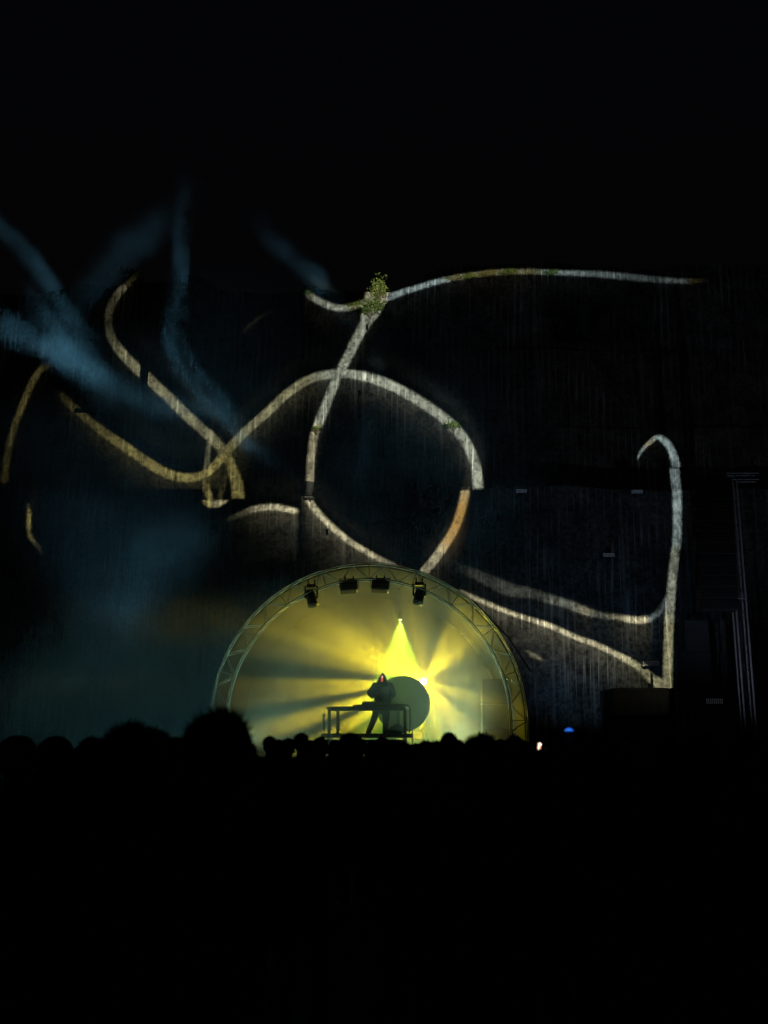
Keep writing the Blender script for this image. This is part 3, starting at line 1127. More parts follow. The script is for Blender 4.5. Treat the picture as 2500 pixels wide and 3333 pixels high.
def hair_mesh(style, seed):
    rnd = random.Random(seed)
    mb = MB()
    c = Vector((0, 0.0, 1.655))
    if style == 'short':
        mb.ball(c + Vector((0, -0.012, 0.02)), (0.085, 0.103, 0.098), 20, 12)
        mb.ball(c + Vector((0, -0.05, -0.04)), (0.07, 0.06, 0.07), 14, 9)
        nt, sp, ln = 300, 0.097, 0.024
    elif style == 'bun':
        mb.ball(c + Vector((0, -0.012, 0.02)), (0.084, 0.102, 0.097), 20, 12)
        mb.ball(c + Vector((0.0, -0.07, 0.10)), (0.05, 0.05, 0.045), 14, 9)
        mb.ball(c + Vector((0, -0.05, -0.04)), (0.068, 0.06, 0.07), 14, 9)
        nt, sp, ln = 160, 0.097, 0.02
    elif style == 'long':
        mb.ball(c + Vector((0, -0.012, 0.02)), (0.092, 0.108, 0.10), 20, 12)
        for k in range(9):
            a = math.pi * (0.05 + 0.9 * k / 8)
            x = math.cos(a) * 0.085
            y = -math.sin(a) * 0.085
            mb.limb(c + Vector((x, y, 0.02)), c + Vector((x * 1.25, y * 1.15 - 0.01, -0.30 - 0.04 * rnd.random())), 0.04, 0.03, 8)
        nt, sp, ln = 200, 0.101, 0.022
    elif style == 'curly':
        for k in range(120):
            a = rnd.random() * 6.28
            zz = rnd.uniform(-0.55, 1)
            rr = math.sqrt(max(0, 1 - zz * zz))
            d = Vector((rr * math.cos(a), rr * math.sin(a), zz))
            if d.y > 0.55 and d.z < 0.35:
                continue
            mb.ball(c + Vector((d.x * 0.098, d.y * 0.11 - 0.02, d.z * 0.098 + 0.01)), (0.034, 0.034, 0.034), 8, 6)
        mb.ball(c + Vector((0, -0.02, 0.02)), (0.1, 0.11, 0.1), 16, 10)
        mb.ball(c + Vector((0, -0.03, -0.10)), (0.1, 0.085, 0.12), 16, 10)
        nt, sp, ln = 700, 0.122, 0.028
    elif style == 'cap':
        mb.ball(c + Vector((0, -0.005, 0.025)), (0.09, 0.106, 0.088), 20, 12)
        mb.ball(c + Vector((0, 0.13, 0.03)), (0.075, 0.08, 0.012), 14, 6)
        mb.ball(c + Vector((0, -0.05, -0.05)), (0.072, 0.06, 0.06), 14, 9)
        nt, sp, ln = 0, 0.1, 0
    elif style == 'hood':
        mb.ball(c + Vector((0, -0.03, -0.005)), (0.115, 0.13, 0.135), 20, 12)
        mb.ball(c + Vector((0, -0.06, -0.13)), (0.13, 0.11, 0.09), 16, 10)
        nt, sp, ln = 0, 0.1, 0
    me = remesh(mb, 0.011, 2)
    # loose strands
    if nt:
        bm = bmesh.new()
        bm.from_mesh(me)
        for k in range(nt):
            a = rnd.random() * 6.28
            zz = rnd.uniform(-0.2, 1)
            rr = math.sqrt(max(0, 1 - zz * zz))
            d = Vector((rr * math.cos(a), rr * math.sin(a), zz))
            p = c + Vector((d.x * sp * 0.92, d.y * sp * 1.08 - 0.012, d.z * sp + 0.02))
            if d.y > 0.5 and d.z < 0.4:
                continue
            e = (d + Vector((rnd.uniform(-.6, .6), rnd.uniform(-.6, .6), rnd.uniform(-.3, .6)))).normalized()
            s = e.cross(Vector((rnd.random(), rnd.random(), rnd.random() + .1))).normalized() * 0.0035
            v = [bm.verts.new(q) for q in (p - s, p + s, p + e * ln * rnd.uniform(.6, 1.6))]
            bm.faces.new(v)
        bm.to_mesh(me)
        bm.free()
    return me


BODIES = {('stand', False): body_mesh('stand'), ('stand', True): body_mesh('stand', True), ('phone', False): body_mesh('phone'), ('up', True): body_mesh('up', True)}
HAIRS = {s: hair_mesh(s, i) for i, s in enumerate(('short', 'bun', 'long', 'curly', 'cap', 'hood'))}
_mesh_var = {}


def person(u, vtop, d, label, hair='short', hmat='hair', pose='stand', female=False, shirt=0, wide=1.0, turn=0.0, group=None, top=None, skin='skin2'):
    """a spectator whose crown shows at photograph pixel (u, vtop), d metres ahead"""
    if top is None and d > 10:
        d *= 0.8
    p = at(u, vtop, d)
    crown = {'short': 1.775, 'bun': 1.80, 'long': 1.775, 'curly': 1.80, 'cap': 1.768, 'hood': 1.785}[hair]
    ztop = p.z if top is None else top
    s = ztop / crown
    t = thing('person', label, 'person', (p.x, d, 0), turn, group)
    t.scale = (s * wide, s * wide, s)
    key = (pose, female, shirt, skin)
    if key not in _mesh_var:
        me = BODIES[(pose, female)].copy()
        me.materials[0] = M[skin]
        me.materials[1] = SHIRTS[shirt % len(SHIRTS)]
        _mesh_var[key] = me
    link('body', _mesh_var[key], t)
    k2 = (hair, hmat)
    if k2 not in _mesh_var:
        me = HAIRS[hair].copy()
        me.materials.append(M[hmat] if hmat in M else SHIRTS[0])
        _mesh_var[k2] = me
    link({'cap': 'cap', 'hood': 'hood'}.get(hair, 'hair'), _mesh_var[k2], t)
    return t


# spectators whose outline stands against the stage or the wall
GC = 'spectators outlined in front of the stage'
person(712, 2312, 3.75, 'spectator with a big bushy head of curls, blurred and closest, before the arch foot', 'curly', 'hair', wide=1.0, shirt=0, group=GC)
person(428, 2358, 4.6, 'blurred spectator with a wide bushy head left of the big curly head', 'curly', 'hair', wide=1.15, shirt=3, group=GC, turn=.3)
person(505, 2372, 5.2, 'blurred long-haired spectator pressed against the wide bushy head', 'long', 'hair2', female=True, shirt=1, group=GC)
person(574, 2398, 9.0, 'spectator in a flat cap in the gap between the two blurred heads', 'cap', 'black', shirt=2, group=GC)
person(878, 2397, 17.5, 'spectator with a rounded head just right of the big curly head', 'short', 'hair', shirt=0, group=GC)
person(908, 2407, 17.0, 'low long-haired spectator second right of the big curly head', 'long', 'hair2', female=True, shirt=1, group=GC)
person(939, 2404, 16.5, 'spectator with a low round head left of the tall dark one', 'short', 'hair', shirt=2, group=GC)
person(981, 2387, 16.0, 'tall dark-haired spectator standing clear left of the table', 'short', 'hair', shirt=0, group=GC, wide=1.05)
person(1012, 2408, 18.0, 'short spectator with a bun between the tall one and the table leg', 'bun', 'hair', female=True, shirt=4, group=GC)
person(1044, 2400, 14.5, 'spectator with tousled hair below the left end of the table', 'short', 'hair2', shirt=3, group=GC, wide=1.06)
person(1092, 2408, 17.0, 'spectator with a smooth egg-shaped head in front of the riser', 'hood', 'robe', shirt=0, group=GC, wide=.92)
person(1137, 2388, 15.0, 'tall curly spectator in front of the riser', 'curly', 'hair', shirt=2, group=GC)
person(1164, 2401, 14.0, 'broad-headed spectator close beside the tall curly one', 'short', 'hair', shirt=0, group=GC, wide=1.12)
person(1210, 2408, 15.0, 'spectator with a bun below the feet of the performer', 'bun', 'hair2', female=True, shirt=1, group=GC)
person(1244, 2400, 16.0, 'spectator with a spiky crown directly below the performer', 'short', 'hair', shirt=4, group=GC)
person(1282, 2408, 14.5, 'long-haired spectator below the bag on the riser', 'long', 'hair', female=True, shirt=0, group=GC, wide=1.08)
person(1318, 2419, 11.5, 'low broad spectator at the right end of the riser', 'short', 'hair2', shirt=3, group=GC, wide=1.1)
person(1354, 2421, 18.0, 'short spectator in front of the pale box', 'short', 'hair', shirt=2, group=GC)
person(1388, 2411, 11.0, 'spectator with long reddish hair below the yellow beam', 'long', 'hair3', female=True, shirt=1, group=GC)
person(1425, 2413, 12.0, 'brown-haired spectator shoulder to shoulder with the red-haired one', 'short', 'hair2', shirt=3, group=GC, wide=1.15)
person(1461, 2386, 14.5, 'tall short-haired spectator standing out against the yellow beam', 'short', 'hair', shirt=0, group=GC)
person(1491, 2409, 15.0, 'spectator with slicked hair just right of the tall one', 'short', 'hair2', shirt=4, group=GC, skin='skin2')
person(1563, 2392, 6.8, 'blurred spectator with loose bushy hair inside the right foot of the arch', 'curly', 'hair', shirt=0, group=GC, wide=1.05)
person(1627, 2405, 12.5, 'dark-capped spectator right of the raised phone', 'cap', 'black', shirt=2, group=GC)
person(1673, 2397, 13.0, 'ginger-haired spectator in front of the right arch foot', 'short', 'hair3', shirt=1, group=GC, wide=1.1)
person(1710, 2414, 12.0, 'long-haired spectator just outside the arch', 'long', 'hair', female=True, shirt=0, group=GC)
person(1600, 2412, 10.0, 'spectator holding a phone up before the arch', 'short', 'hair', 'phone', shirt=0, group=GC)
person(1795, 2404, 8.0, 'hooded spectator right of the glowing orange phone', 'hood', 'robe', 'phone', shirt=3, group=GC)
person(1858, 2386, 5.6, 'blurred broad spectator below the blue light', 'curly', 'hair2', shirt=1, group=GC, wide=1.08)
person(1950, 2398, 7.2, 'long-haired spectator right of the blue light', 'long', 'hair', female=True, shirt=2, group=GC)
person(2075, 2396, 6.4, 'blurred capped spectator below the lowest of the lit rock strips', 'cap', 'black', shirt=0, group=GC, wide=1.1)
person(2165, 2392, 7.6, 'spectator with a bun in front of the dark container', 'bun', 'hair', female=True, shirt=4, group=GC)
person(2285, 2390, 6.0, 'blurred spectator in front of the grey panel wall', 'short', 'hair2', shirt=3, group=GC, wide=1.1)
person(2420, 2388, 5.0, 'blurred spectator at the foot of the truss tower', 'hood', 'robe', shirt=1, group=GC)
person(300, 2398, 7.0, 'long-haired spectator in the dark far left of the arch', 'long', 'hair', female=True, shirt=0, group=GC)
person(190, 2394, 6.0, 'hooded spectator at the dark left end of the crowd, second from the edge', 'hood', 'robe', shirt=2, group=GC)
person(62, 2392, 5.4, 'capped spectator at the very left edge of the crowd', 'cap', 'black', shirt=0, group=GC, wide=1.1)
# the darkness below: spectators hardly told apart
GD = 'spectators lost in the dark'
styles = ['short', 'long', 'short', 'bun', 'curly', 'cap', 'short', 'hood']
taken = []
k = 0
for row, (d, n) in enumerate(((3.9, 6), (5.8, 8), (8.2, 10), (10.6, 12), (13.2, 13))):
    for j in range(n):
        u = 40 + (2420) * (j + 0.5 + 0.35 * math.sin(j * 5.1 + row * 2.3)) / n
        if abs(u - 712) < 3300 * 0.35 / d and d < 4.5:
            continue
        if d > 7 and 820 < u < 1760:
            continue
        st = styles[(j * 3 + row) % 8]
        hm = {'cap': 'black', 'hood': 'robe'}.get(st, ('hair', 'hair2')[j % 2])
        dz = [1.60, 1.64, 1.57, 1.66, 1.62][(j + row) % 5]
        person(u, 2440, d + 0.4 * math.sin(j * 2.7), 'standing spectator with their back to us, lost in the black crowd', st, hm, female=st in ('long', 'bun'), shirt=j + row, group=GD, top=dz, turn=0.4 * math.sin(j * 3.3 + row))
        k += 1


# ---- phones
def phone(label, u, v, d, scr, wpx, hpx, tilt=0.0, flat=False):
    p = at(u, v, d)
    k = mpp(d, 2410)
    t = thing('phone', label, 'phone', p)
    rt = Matrix.Rotation(R(tilt), 3, 'Y')
    MB().bbox((0, 0, 0), (wpx * k, 0.009, hpx * k), 0.004, rt).build('body', M['black_plastic'], t)
    s = MB().bbox((0, -0.006, 0), (wpx * k * 0.9, 0.003, hpx * k * 0.9), 0.001, rt).build('screen', M[scr], t)
    return t, s, k


t, s, k = phone('phone with a bright orange and white screen held low outside the arch', 1755, 2428, 7.9, 'phone_warm', 13, 22, 6)
MB().bbox((-0.006, -0.0085, -0.012), (0.008, 0.002, 0.03), 0.001, Matrix.Rotation(R(10), 3, 'Y')).build('bright_icon', M['phone_hot'], s)
MB().ball((0.006, -0.0085, 0.012), (0.011, 0.002, 0.012), 12, 8).build('bright_picture', M['phone_hot'], s)
phone('dark phone held up between two heads inside the right arch foot', 1599, 2403, 9.6, 'phone_dim', 17, 24)
# blue glow: a strip light worn or held above a head
p = at(1852, 2379, 5.5)
t = thing('blue_light', 'small glowing blue dome light above the blurred broad head', 'light', p)
mb = MB()
rings = []
for z, r in ((0, 0.024), (0.004, 0.0225), (0.010, 0.013), (0.014, 0.006)):
    rings.append([(math.cos(2 * math.pi * q / 20) * r, math.sin(2 * math.pi * q / 20) * r * 0.6, z) for q in range(20)])
mb.rings(rings)
mb.build('dome', M['phone_blue'], t, True)
MB().bbox((0, 0.02, -0.012), (0.03, 0.012, 0.022), 0.004).build('clip', M['black_plastic'], t)
p = at(2172, 2423, 9)
t = thing('pocket_lamp', 'pinpoint orange light in the dark crowd before the container', 'light', p)
MB().ball((0, 0, 0), (0.006, 0.006, 0.006), 8, 6).build('bulb', M['ember'], t)
MB().bbox((0, 0.015, -0.01), (0.012, 0.02, 0.03), 0.003).build('grip', M['black_plastic'], t)

# ---- the hooded performer
dj = thing('person', 'hooded performer in a dark robe with a glowing red face behind the table', 'person', (at(1245, 2388, YD).x, YD, ZR))
K = mpp(YD)


def dp(u, v, y=0.0):
    p = at(u, v, YD)
    return Vector((p.x - dj.location.x, y, p.z - ZR))


mb = MB()
# legs: left one stepped wide, right one under the hip
hipL, hipR = dp(1228, 2300), dp(1258, 2300)
mb.limb(hipL, dp(1216, 2345, -0.03), 0.135, 0.10)
mb.limb(dp(1216, 2345, -0.03), dp(1199, 2383, 0.02), 0.10, 0.088)
mb.limb(dp(1199, 2385, 0.0), dp(1196, 2385, -0.17) + Vector((0, 0, 0.01)), 0.05, 0.04)
mb.limb(hipR, dp(1256, 2345, -0.02), 0.135, 0.10)
mb.limb(dp(1256, 2345, -0.02), dp(1254, 2382, 0.02), 0.10, 0.09)
mb.limb(dp(1254, 2385, 0.0), dp(1256, 2385, -0.17) + Vector((0, 0, 0.01)), 0.05, 0.04)
# robe body
mb.limb(dp(1243, 2302), dp(1246, 2245), 0.225, 0.225)
mb.limb(dp(1233, 2300), dp(1232, 2240), 0.14, 0.15)
mb.limb(dp(1258, 2300), dp(1262, 2240), 0.13, 0.14)
mb.limb(dp(1222, 2232), dp(1268, 2232), 0.12, 0.115)
mb.limb(dp(1246, 2240), dp(1246, 2222), 0.14, 0.085)
# squared shoulder collar
mb.box(dp(1223, 2229, 0.0), (0.16, 0.16, 0.12))
# left sleeve: elbow out and the forearm folded back in front of the chest
mb.limb(dp(1220, 2235), dp(1207, 2255, -0.05), 0.11, 0.125)
mb.limb(dp(1207, 2255, -0.05), dp(1211, 2265, -0.12), 0.125, 0.09)
mb.limb(dp(1211, 2265, -0.12), dp(1226, 2262, -0.26), 0.09, 0.06)
wr = dp(1229, 2261, -0.30)
mb.limb(dp(1224, 2262, -0.24), wr, 0.042, 0.03)
hand(mb, wr, (0.5, -0.6, -0.45), 1, (0, -0.3, -1), 0.6)
# right sleeve: hanging forward over the table, wide cuff
mb.limb(dp(1271, 2234), dp(1277, 2253, -0.05), 0.10, 0.11)
mb.limb(dp(1277, 2253, -0.05), dp(1279, 2261, -0.12), 0.11, 0.10)
mb.limb(dp(1276, 2262, -0.1), dp(1286, 2264, -0.14), 0.075, 0.03)
wr2 = dp(1272, 2280, -0.36)
mb.limb(dp(1278, 2264, -0.14), wr2, 0.06, 0.032)
hand(mb, wr2, (-0.2, -0.6, -0.6), -1, (0, -0.4, -1), 0.6)
# neck and head facing the crowd
mb.limb(dp(1246, 2228), dp(1246, 2212), 0.06, 0.055)
hc = dp(1245, 2207, -0.01)
head_shape(mb, tuple(hc), -1)
me = remesh(mb, 0.0085, 3)
me.materials.append(M['robe'])
me.materials.append(M['skin'])
co = np.empty(len(me.polygons) * 3)
me.polygons.foreach_get('center', co)
co = co.reshape(-1, 3)
idx = np.zeros(len(co), np.int32)
idx[np.linalg.norm(co - np.array(hc), axis=1) < 0.13] = 1
for q in (wr, wr2):
    idx[np.linalg.norm(co - np.array(q + Vector((0, -0.08, -0.05))), axis=1) < 0.12] = 1
me.polygons.foreach_set('material_index', idx)
link('body', me, dj)
# hood: pointed shell open toward the crowd
vs_, fs_ = [], []
NU, NV = 36, 16
for i in range(NV + 1):
    t_ = i / NV                           # 0 at the crown, 1 at the shoulders
    zz = 0.155 - 0.345 * t_
    rr = 0.022 + 0.125 * math.sin(min(1.0, t_ * 1.25) * math.pi / 2) + 0.035 * max(0, t_ - 0.6) / 0.4
    for j in range(NU):
        a = 2 * math.pi * j / NU
        vs_.append((hc.x + rr * math.sin(a), hc.y + rr * 1.15 * math.cos(a) + 0.01, hc.z + zz))
for i in range(NV):
    for j in range(NU):
        am = (j + 0.5) / NU * 2 * math.pi
        zz = (i + 0.5) / NV
        if abs(am - math.pi) < 0.62 * math.sin(min(1, max(0, (zz - 0.2) / 0.75)) * math.pi) ** 0.6 if 0.2 < zz < 0.95 else False:
            continue
        k2 = (j + 1) % NU
        fs_.append((i * NU + j, i * NU + k2, (i + 1) * NU + k2, (i + 1) * NU + j))
fs_.append(tuple(range(NU)))
hd = MB().add(vs_, fs_).build('hood', M['robe'], dj, True)
sm = hd.modifiers.new('thick', 'SOLIDIFY')
sm.thickness = 0.012
# glowing strip down the face
mk = MB()
mk.bbox(hc + Vector((-0.012, -0.118, -0.03)), (0.062, 0.02, 0.17), 0.008)
mko = mk.build('face_strip', M['mask'], dj)
MB().ball(hc + Vector((-0.006, -0.13, 0.03)), (0.018, 0.01, 0.026), 10, 8).build('hot_spot', M['mask_hot'], mko, True)


# ================================================================== RIGHT SIDE: TOWER, LOUDSPEAKERS, PANELS
YW = 33.0
px0 = at(2427, 2380, YW).x
px1 = at(2462, 2380, YW).x
tw = px1 - px0
ztop = at(2395, 1560, YW).z
tower = thing('truss_tower', 'tall slim truss tower at the right edge carrying the loudspeakers', 'truss tower', ((px0 + px1) / 2, YW, 0))
for ex in (-1, 1):
    for ey in (0, 1):
        MB().cyl((ex * tw / 2, ey * tw, 0), (ex * tw / 2, ey * tw, ztop), 0.032, 8).build('chord', M['alu'], tower)
nb = int(ztop / 0.42)
b_me = MB().cyl((-tw / 2, 0, 0), (tw / 2, 0, 0.42), 0.010, 6).mesh('brace')
b_me.materials.append(M['dark_steel'])
for k in range(nb):
    for ey in (0, 1):
        o = link('brace', b_me, tower)
        o.location = (0, ey * tw, k * 0.42)
        if k % 2:
            o.scale = (-1, 1, 1)
rg = MB().cyl((-tw / 2, -0.01, at(2400, 1948, YW).z), (tw / 2, -0.01, at(2400, 1948, YW).z), 0.02, 6).build('rung', M['alu'], tower)
MB().bbox((0, tw / 2, 0.03), (1.2, 1.2, 0.06), 0.02).build('base_plate', M['dark_steel'], tower)
c0, c1 = at(2316, 1546, YW), at(2470, 1546, YW)
bw = c1.x - c0.x
beam = link('top_beam', None, tower)
beam.location = ((c0.x + c1.x) / 2 - (px0 + px1) / 2, 0.0, ztop)
for ez in (0, 0.22):
    for ey in (0, tw):
        MB().cyl((-bw / 2, ey, ez), (bw / 2, ey, ez), 0.025, 8).build('beam_chord', M['alu'], beam)
for k in range(5):
    xx = -bw / 2 + bw * k / 5
    MB().cyl((xx, 0, 0), (xx + bw / 5, 0, 0.22), 0.011, 6).build('beam_brace', M['alu'], beam)

a0, a1 = at(2263, 1565, 32.4), at(2382, 1565, 32.4)
zb = at(2320, 1986, 32.4).z
arr = thing('line_array', 'long black hanging column of loudspeaker boxes beside the truss tower', 'loudspeaker', ((a0.x + a1.x) / 2 - 0.1, 32.4, 0))
NA = 12
hA = (a0.z - zb) / NA
wA = a1.x - a0.x
for k in range(NA):
    zc = a0.z - (k + 0.5) * hA
    c = MB().bbox((0, 0.02 * k, zc), (wA, 0.6, hA - 0.012), 0.015).build('cabinet', M['black'], arr)
    MB().bbox((0, 0.02 * k - 0.302, zc), (wA * 0.94, 0.01, hA * 0.82), 0.004).build('grille', M['grille'], c)
for e in (-1, 1):
    MB().cyl((e * 0.35 + 0.1, 0.1, a0.z), (e * 0.35 + 0.2, 0.4, ztop + 0.02), 0.012, 6).build('rigging_chain', M['dark_steel'], arr)
MB().cyl((-0.4, 0.12, a0.z + 0.04), (0.75, 0.4, ztop + 0.1), 0.02, 6).build('rigging_bar', M['dark_steel'], arr)

# grey panel wall behind the tower
YPN = 38.0
pw = thing('panel_wall', 'grey wall of large square panels behind the truss tower', 'panel wall', (at(2320, 2300, YPN).x, YPN, 0))
ox = pw.location.x
for (u0, u1, v0, v1) in ((2232, 2340, 2019, 2122), (2342, 2412, 2019, 2122), (2214, 2342, 2124, 2234), (2344, 2418, 2124, 2234), (2216, 2344, 2236, 2330), (2346, 2420, 2236, 2330), (2217, 2346, 2332, 2420), (2348, 2424, 2332, 2420)):
    p, q = at(u0, v1, YPN), at(u1, v0, YPN)
    w_ = q.x - p.x
    MB().bbox(((p.x + q.x) / 2 - ox, 0, (p.z + q.z) / 2), (w_, 0.08, q.z - p.z), 0.008).build('panel', M['panel'], pw)
for u in (2226, 2343, 2422):
    p = at(u, 2120, YPN)
    MB().bbox((at(u, 2250, YPN).x - ox, 0.12, at(u, 2015, YPN).z / 2), (0.12, 0.12, at(u, 2015, YPN).z), 0.01).build('post', M['dark_steel'], pw)

# black container at the foot of the right-hand light ribbon
YC = 39.0
p, q = at(2005, 2400, YC), at(2196, 2239, YC)
ct = thing('container', 'dark corrugated container at the foot of the bright upright ribbon', 'container', ((p.x + q.x) / 2, YC, 0))
wc = q.x - p.x
MB().bbox((0, 1.3, q.z / 2), (wc, 2.5, q.z), 0.03).build('shell', M['black'], ct)
rb = MB().bbox((0, 0, 0), (0.09, 0.05, q.z - 0.3), 0.015).mesh('rib')
rb.materials.append(M['black'])
for k in range(9):
    o = link('rib', rb, ct)
    o.location = (-wc / 2 + 0.15 + k * (wc - 0.3) / 8, 0.03, q.z / 2)
MB().bbox((0, 0.02, q.z - 0.07), (wc, 0.1, 0.12), 0.02).build('top_rail', M['black'], ct)
# thin post on it
pp = at(2123, 2239, YC + 0.6)
po_ = thing('post', 'short dark post standing on the container in front of the lit rock', 'post', (pp.x, YC + 0.6, q.z))
MB().bbox((0, 0, (at(2123, 2190, YC + 0.6).z - q.z) / 2), (0.09, 0.09, at(2123, 2190, YC + 0.6).z - q.z), 0.01).build('shaft', M['black'], po_)
MB().bbox((0, 0, 0.01), (0.22, 0.22, 0.03), 0.005).build('foot', M['black'], po_)
# guard rail along the side deck
yr = 35.0
p, q = at(1965, 2384, yr), at(2262, 2384, yr)
gr = thing('guard_rail', 'dim metal guard rail running right of the arch below the container', 'rail', ((p.x + q.x) / 2, yr, 0))
wg = q.x - p.x
for vv in (2355, 2384):
    zz = at(2100, vv, yr).z
    MB().cyl((-wg / 2, 0, zz), (wg / 2, 0, zz), 0.022, 8).build('rail', M['dark_steel'], gr)
zt = at(2100, 2355, yr).z
for k in range(6):
    x_ = -wg / 2 + wg * k / 5
    MB().cyl((x_, 0, 0), (x_, 0, zt), 0.022, 8).build('post', M['dark_steel'], gr)
# tall black cabinets by the panel wall
for (u, lab) in ((2271, 'slim black speaker cabinet standing before the grey panel wall'), (2407, 'slim black speaker cabinet half behind the truss tower')):
    p = at(u, 2266, 36.0)
    t = thing('speaker_cabinet', lab, 'speaker', (p.x, 36.0, 0))
    MB().bbox((0, 0, p.z / 2), (0.34, 0.4, p.z), 0.02).build('cabinet', M['black'], t)
    MB().bbox((0, -0.205, p.z * 0.55), (0.28, 0.01, p.z * 0.7), 0.004).build('grille', M['grille'], t)
# pale tube frame
p, q = at(2226, 2366, 35.5), at(2252, 2304, 35.5)
fr = thing('tube_frame', 'small pale tube frame beside the black speaker cabinet', 'frame', (p.x, 35.5, 0))
MB().tube([(0, 0, 0), (0, 0, q.z), (q.x - p.x, 0, q.z), (q.x - p.x, 0, 0)], 0.018, 8).build('tube', M['alu'], fr)
MB().cyl((0, 0, p.z), (q.x - p.x, 0, p.z), 0.016, 8).build('crossbar', M['alu'], fr)


# small LED panels on the rock
def led_panel(label, u, v, d, wpx, hpx, cols, rows, m='led'):
    p = at(u, v, d)
    k = mpp(d, v)
    t = thing('led_floodlight', label, 'floodlight', p, 0, 'floodlights of tiny lamps on the rock')
    MB().bbox((0, 0.05, 0), (wpx * k * 1.06, 0.08, hpx * k * 1.15), 0.01).build('housing', M['black'], t)
    mb = MB()
    for i in range(cols):
        for j in range(rows):
            mb.ball(((-0.5 + (i + 0.5) / cols) * wpx * k, 0.0, (-0.5 + (j + 0.5) / rows) * hpx * k), (wpx * k / cols * 0.34, 0.02, hpx * k / rows * 0.34), 8, 5)
    o = mb.build('leds', M[m], t)
    o['kind'] = 'stuff'
    MB().bbox((0, 0.5, 0), (0.08, 0.9, 0.08), 0.01).build('bracket', M['dark_steel'], t)
    return t


led_panel('small grid of pale lamps on the ledge right of the great loop', 1697, 1598, 45.3, 36, 13, 9, 3)
led_panel('small grid of pale lamps on the ledge left of the upright ribbon', 2074, 1600, 45.3, 37, 13, 9, 3)
led_panel('small grid of pale lamps midway up the wall, under the ledge', 1982, 1806, 45.3, 38, 13, 9, 3)
led_panel('small grid of pale lamps low down above the container', 2120, 2158, 44.0, 54, 18, 9, 3, 'led_dim')
led_panel('faint grid of lamps low between the black cabinets', 2326, 2282, 35.8, 56, 18, 9, 3, 'led_dim')

# dark floodlight box on the ledge at the left strand
p = at(1006, 1592, 45.4)
fx = thing('ledge_floodlight', 'dark boxy floodlight on the rim of the ledge beside the loop', 'floodlight', (p.x, 45.4, p.z))
MB().bbox((0, 0, 0), (0.46, 0.4, 0.66), 0.06, Matrix.Rotation(R(8), 3, 'Y')).build('housing', M['black_plastic'], fx)
MB().bbox((0.03, -0.21, 0.03), (0.28, 0.02, 0.4), 0.03, Matrix.Rotation(R(8), 3, 'Y')).build('glass', M['lens_dark'], fx)
MB().bbox((0.0, 0.1, -0.38), (0.52, 0.3, 0.06), 0.01).build('foot', M['black_plastic'], fx)
MB().bbox((0.0, 0.55, -0.36), (0.1, 1.1, 0.06), 0.01).build('mounting_arm', M['dark_steel'], fx)
# small flake of light: pale sign plate on canopy flank


# ================================================================== PLANTS ON THE ROCK
def bush(label, u, v, y, w, h, n, m='leaf', ls=0.10, group='plants on the quarry ledges', name='shrub', up=0.5):
    p = at(u, v, y)
    t = thing(name, label, 'shrub', p, 0, group)
    rnd = random.Random(int(u * 7 + v))
    st = MB()
    tips = []
    for k in range(7):
        a = rnd.uniform(0, 6.28)
        e = Vector((math.cos(a) * w * rnd.uniform(0.1, 0.5), math.sin(a) * w * 0.3, h * rnd.uniform(0.5, 1.0)))
        mid = e * 0.5 + Vector((rnd.uniform(-.1, .1) * w, 0, 0.05 * h))
        st.tube([(0, 0.1, -0.15), mid, e], [0.02 + 0.012 * h, 0.014, 0.005], 5)
        tips.append((mid, e))
    st.build('stem', M['bark'], t)
    mb = MB()
    for k in range(n):
        mid, e = tips[rnd.randrange(7)]
        f = rnd.random()
        c = mid.lerp(e, f) + Vector((rnd.gauss(0, w * 0.15), rnd.gauss(0, w * 0.10), rnd.gauss(0, h * 0.12)))
        d1 = Vector((rnd.gauss(0, 1), rnd.gauss(0, 1), rnd.gauss(up, 1))).normalized()
        d2 = d1.cross(Vector((rnd.gauss(0, 1), rnd.gauss(0, 1), rnd.gauss(0, 1)))).normalized()
        L = ls * rnd.uniform(0.6, 1.4)
        mb.add([c - d1 * L * .5, c + d2 * L * .28, c + d1 * L * .5, c - d2 * L * .28], [(0, 1, 2, 3)])
    mb.build('foliage', M[m], t)
    return t


YT2 = 49.0
bush('bushy sapling standing up from the cliff top above the crossing ribbons', 1232, 985, 48.4, 0.95, 1.45, 620, 'leaf', 0.13, name='sapling')
bush('low shrub at the foot of the sapling on the cliff top', 1205, 1022, 48.4, 1.6, 0.75, 800, 'leaf', 0.12)
bush('shrub hanging at the left tip of the top ribbon', 1012, 962, 48.8, 0.8, 0.5, 500, 'leaf', 0.10)
bush('shrub on the top ribbon between the left tip and the sapling', 1148, 1000, 48.8, 0.8, 0.4, 450, 'leaf', 0.10)
for i, (u, v, ww, hh_, lab) in enumerate(((1478, 910, .9, .35, 'first tuft of grass on the cliff rim right of the sapling'), (1528, 905, .8, .3, 'second tuft of grass on the cliff rim, short and dark'),
                                         (1592, 900, 1.1, .4, 'third tuft on the cliff rim, a wide green clump'), (1655, 896, 1.2, .4, 'fourth tuft on the cliff rim where the top ribbon starts to level'),
                                         (1722, 894, 1.2, .4, 'fifth tuft on the cliff rim, at the crest of the top ribbon'), (1790, 893, .9, .35, 'sixth tuft on the cliff rim, last of the green run'),
                                         (2262, 926, .9, .35, 'lone tuft at the fading right tip of the top ribbon'))):
    bush(lab, u, v + 4, 48.7, ww, hh_, 650, 'leaf' if i % 2 else 'leaf2', 0.09)
bush('dim shrub at the top of the left ribbon where it curls over', 418, 925, 49.5, 1.5, 0.8, 900, 'leaf2', 0.11)
bush('small green patch of weeds on the ledge across the right side of the loop', 1478, 1396, 47.9, .9, .28, 700, 'leaf', 0.08)
bush('small weeds on the ledge across the inner strand', 1030, 1400, 47.9, .6, .16, 350, 'leaf', 0.08)

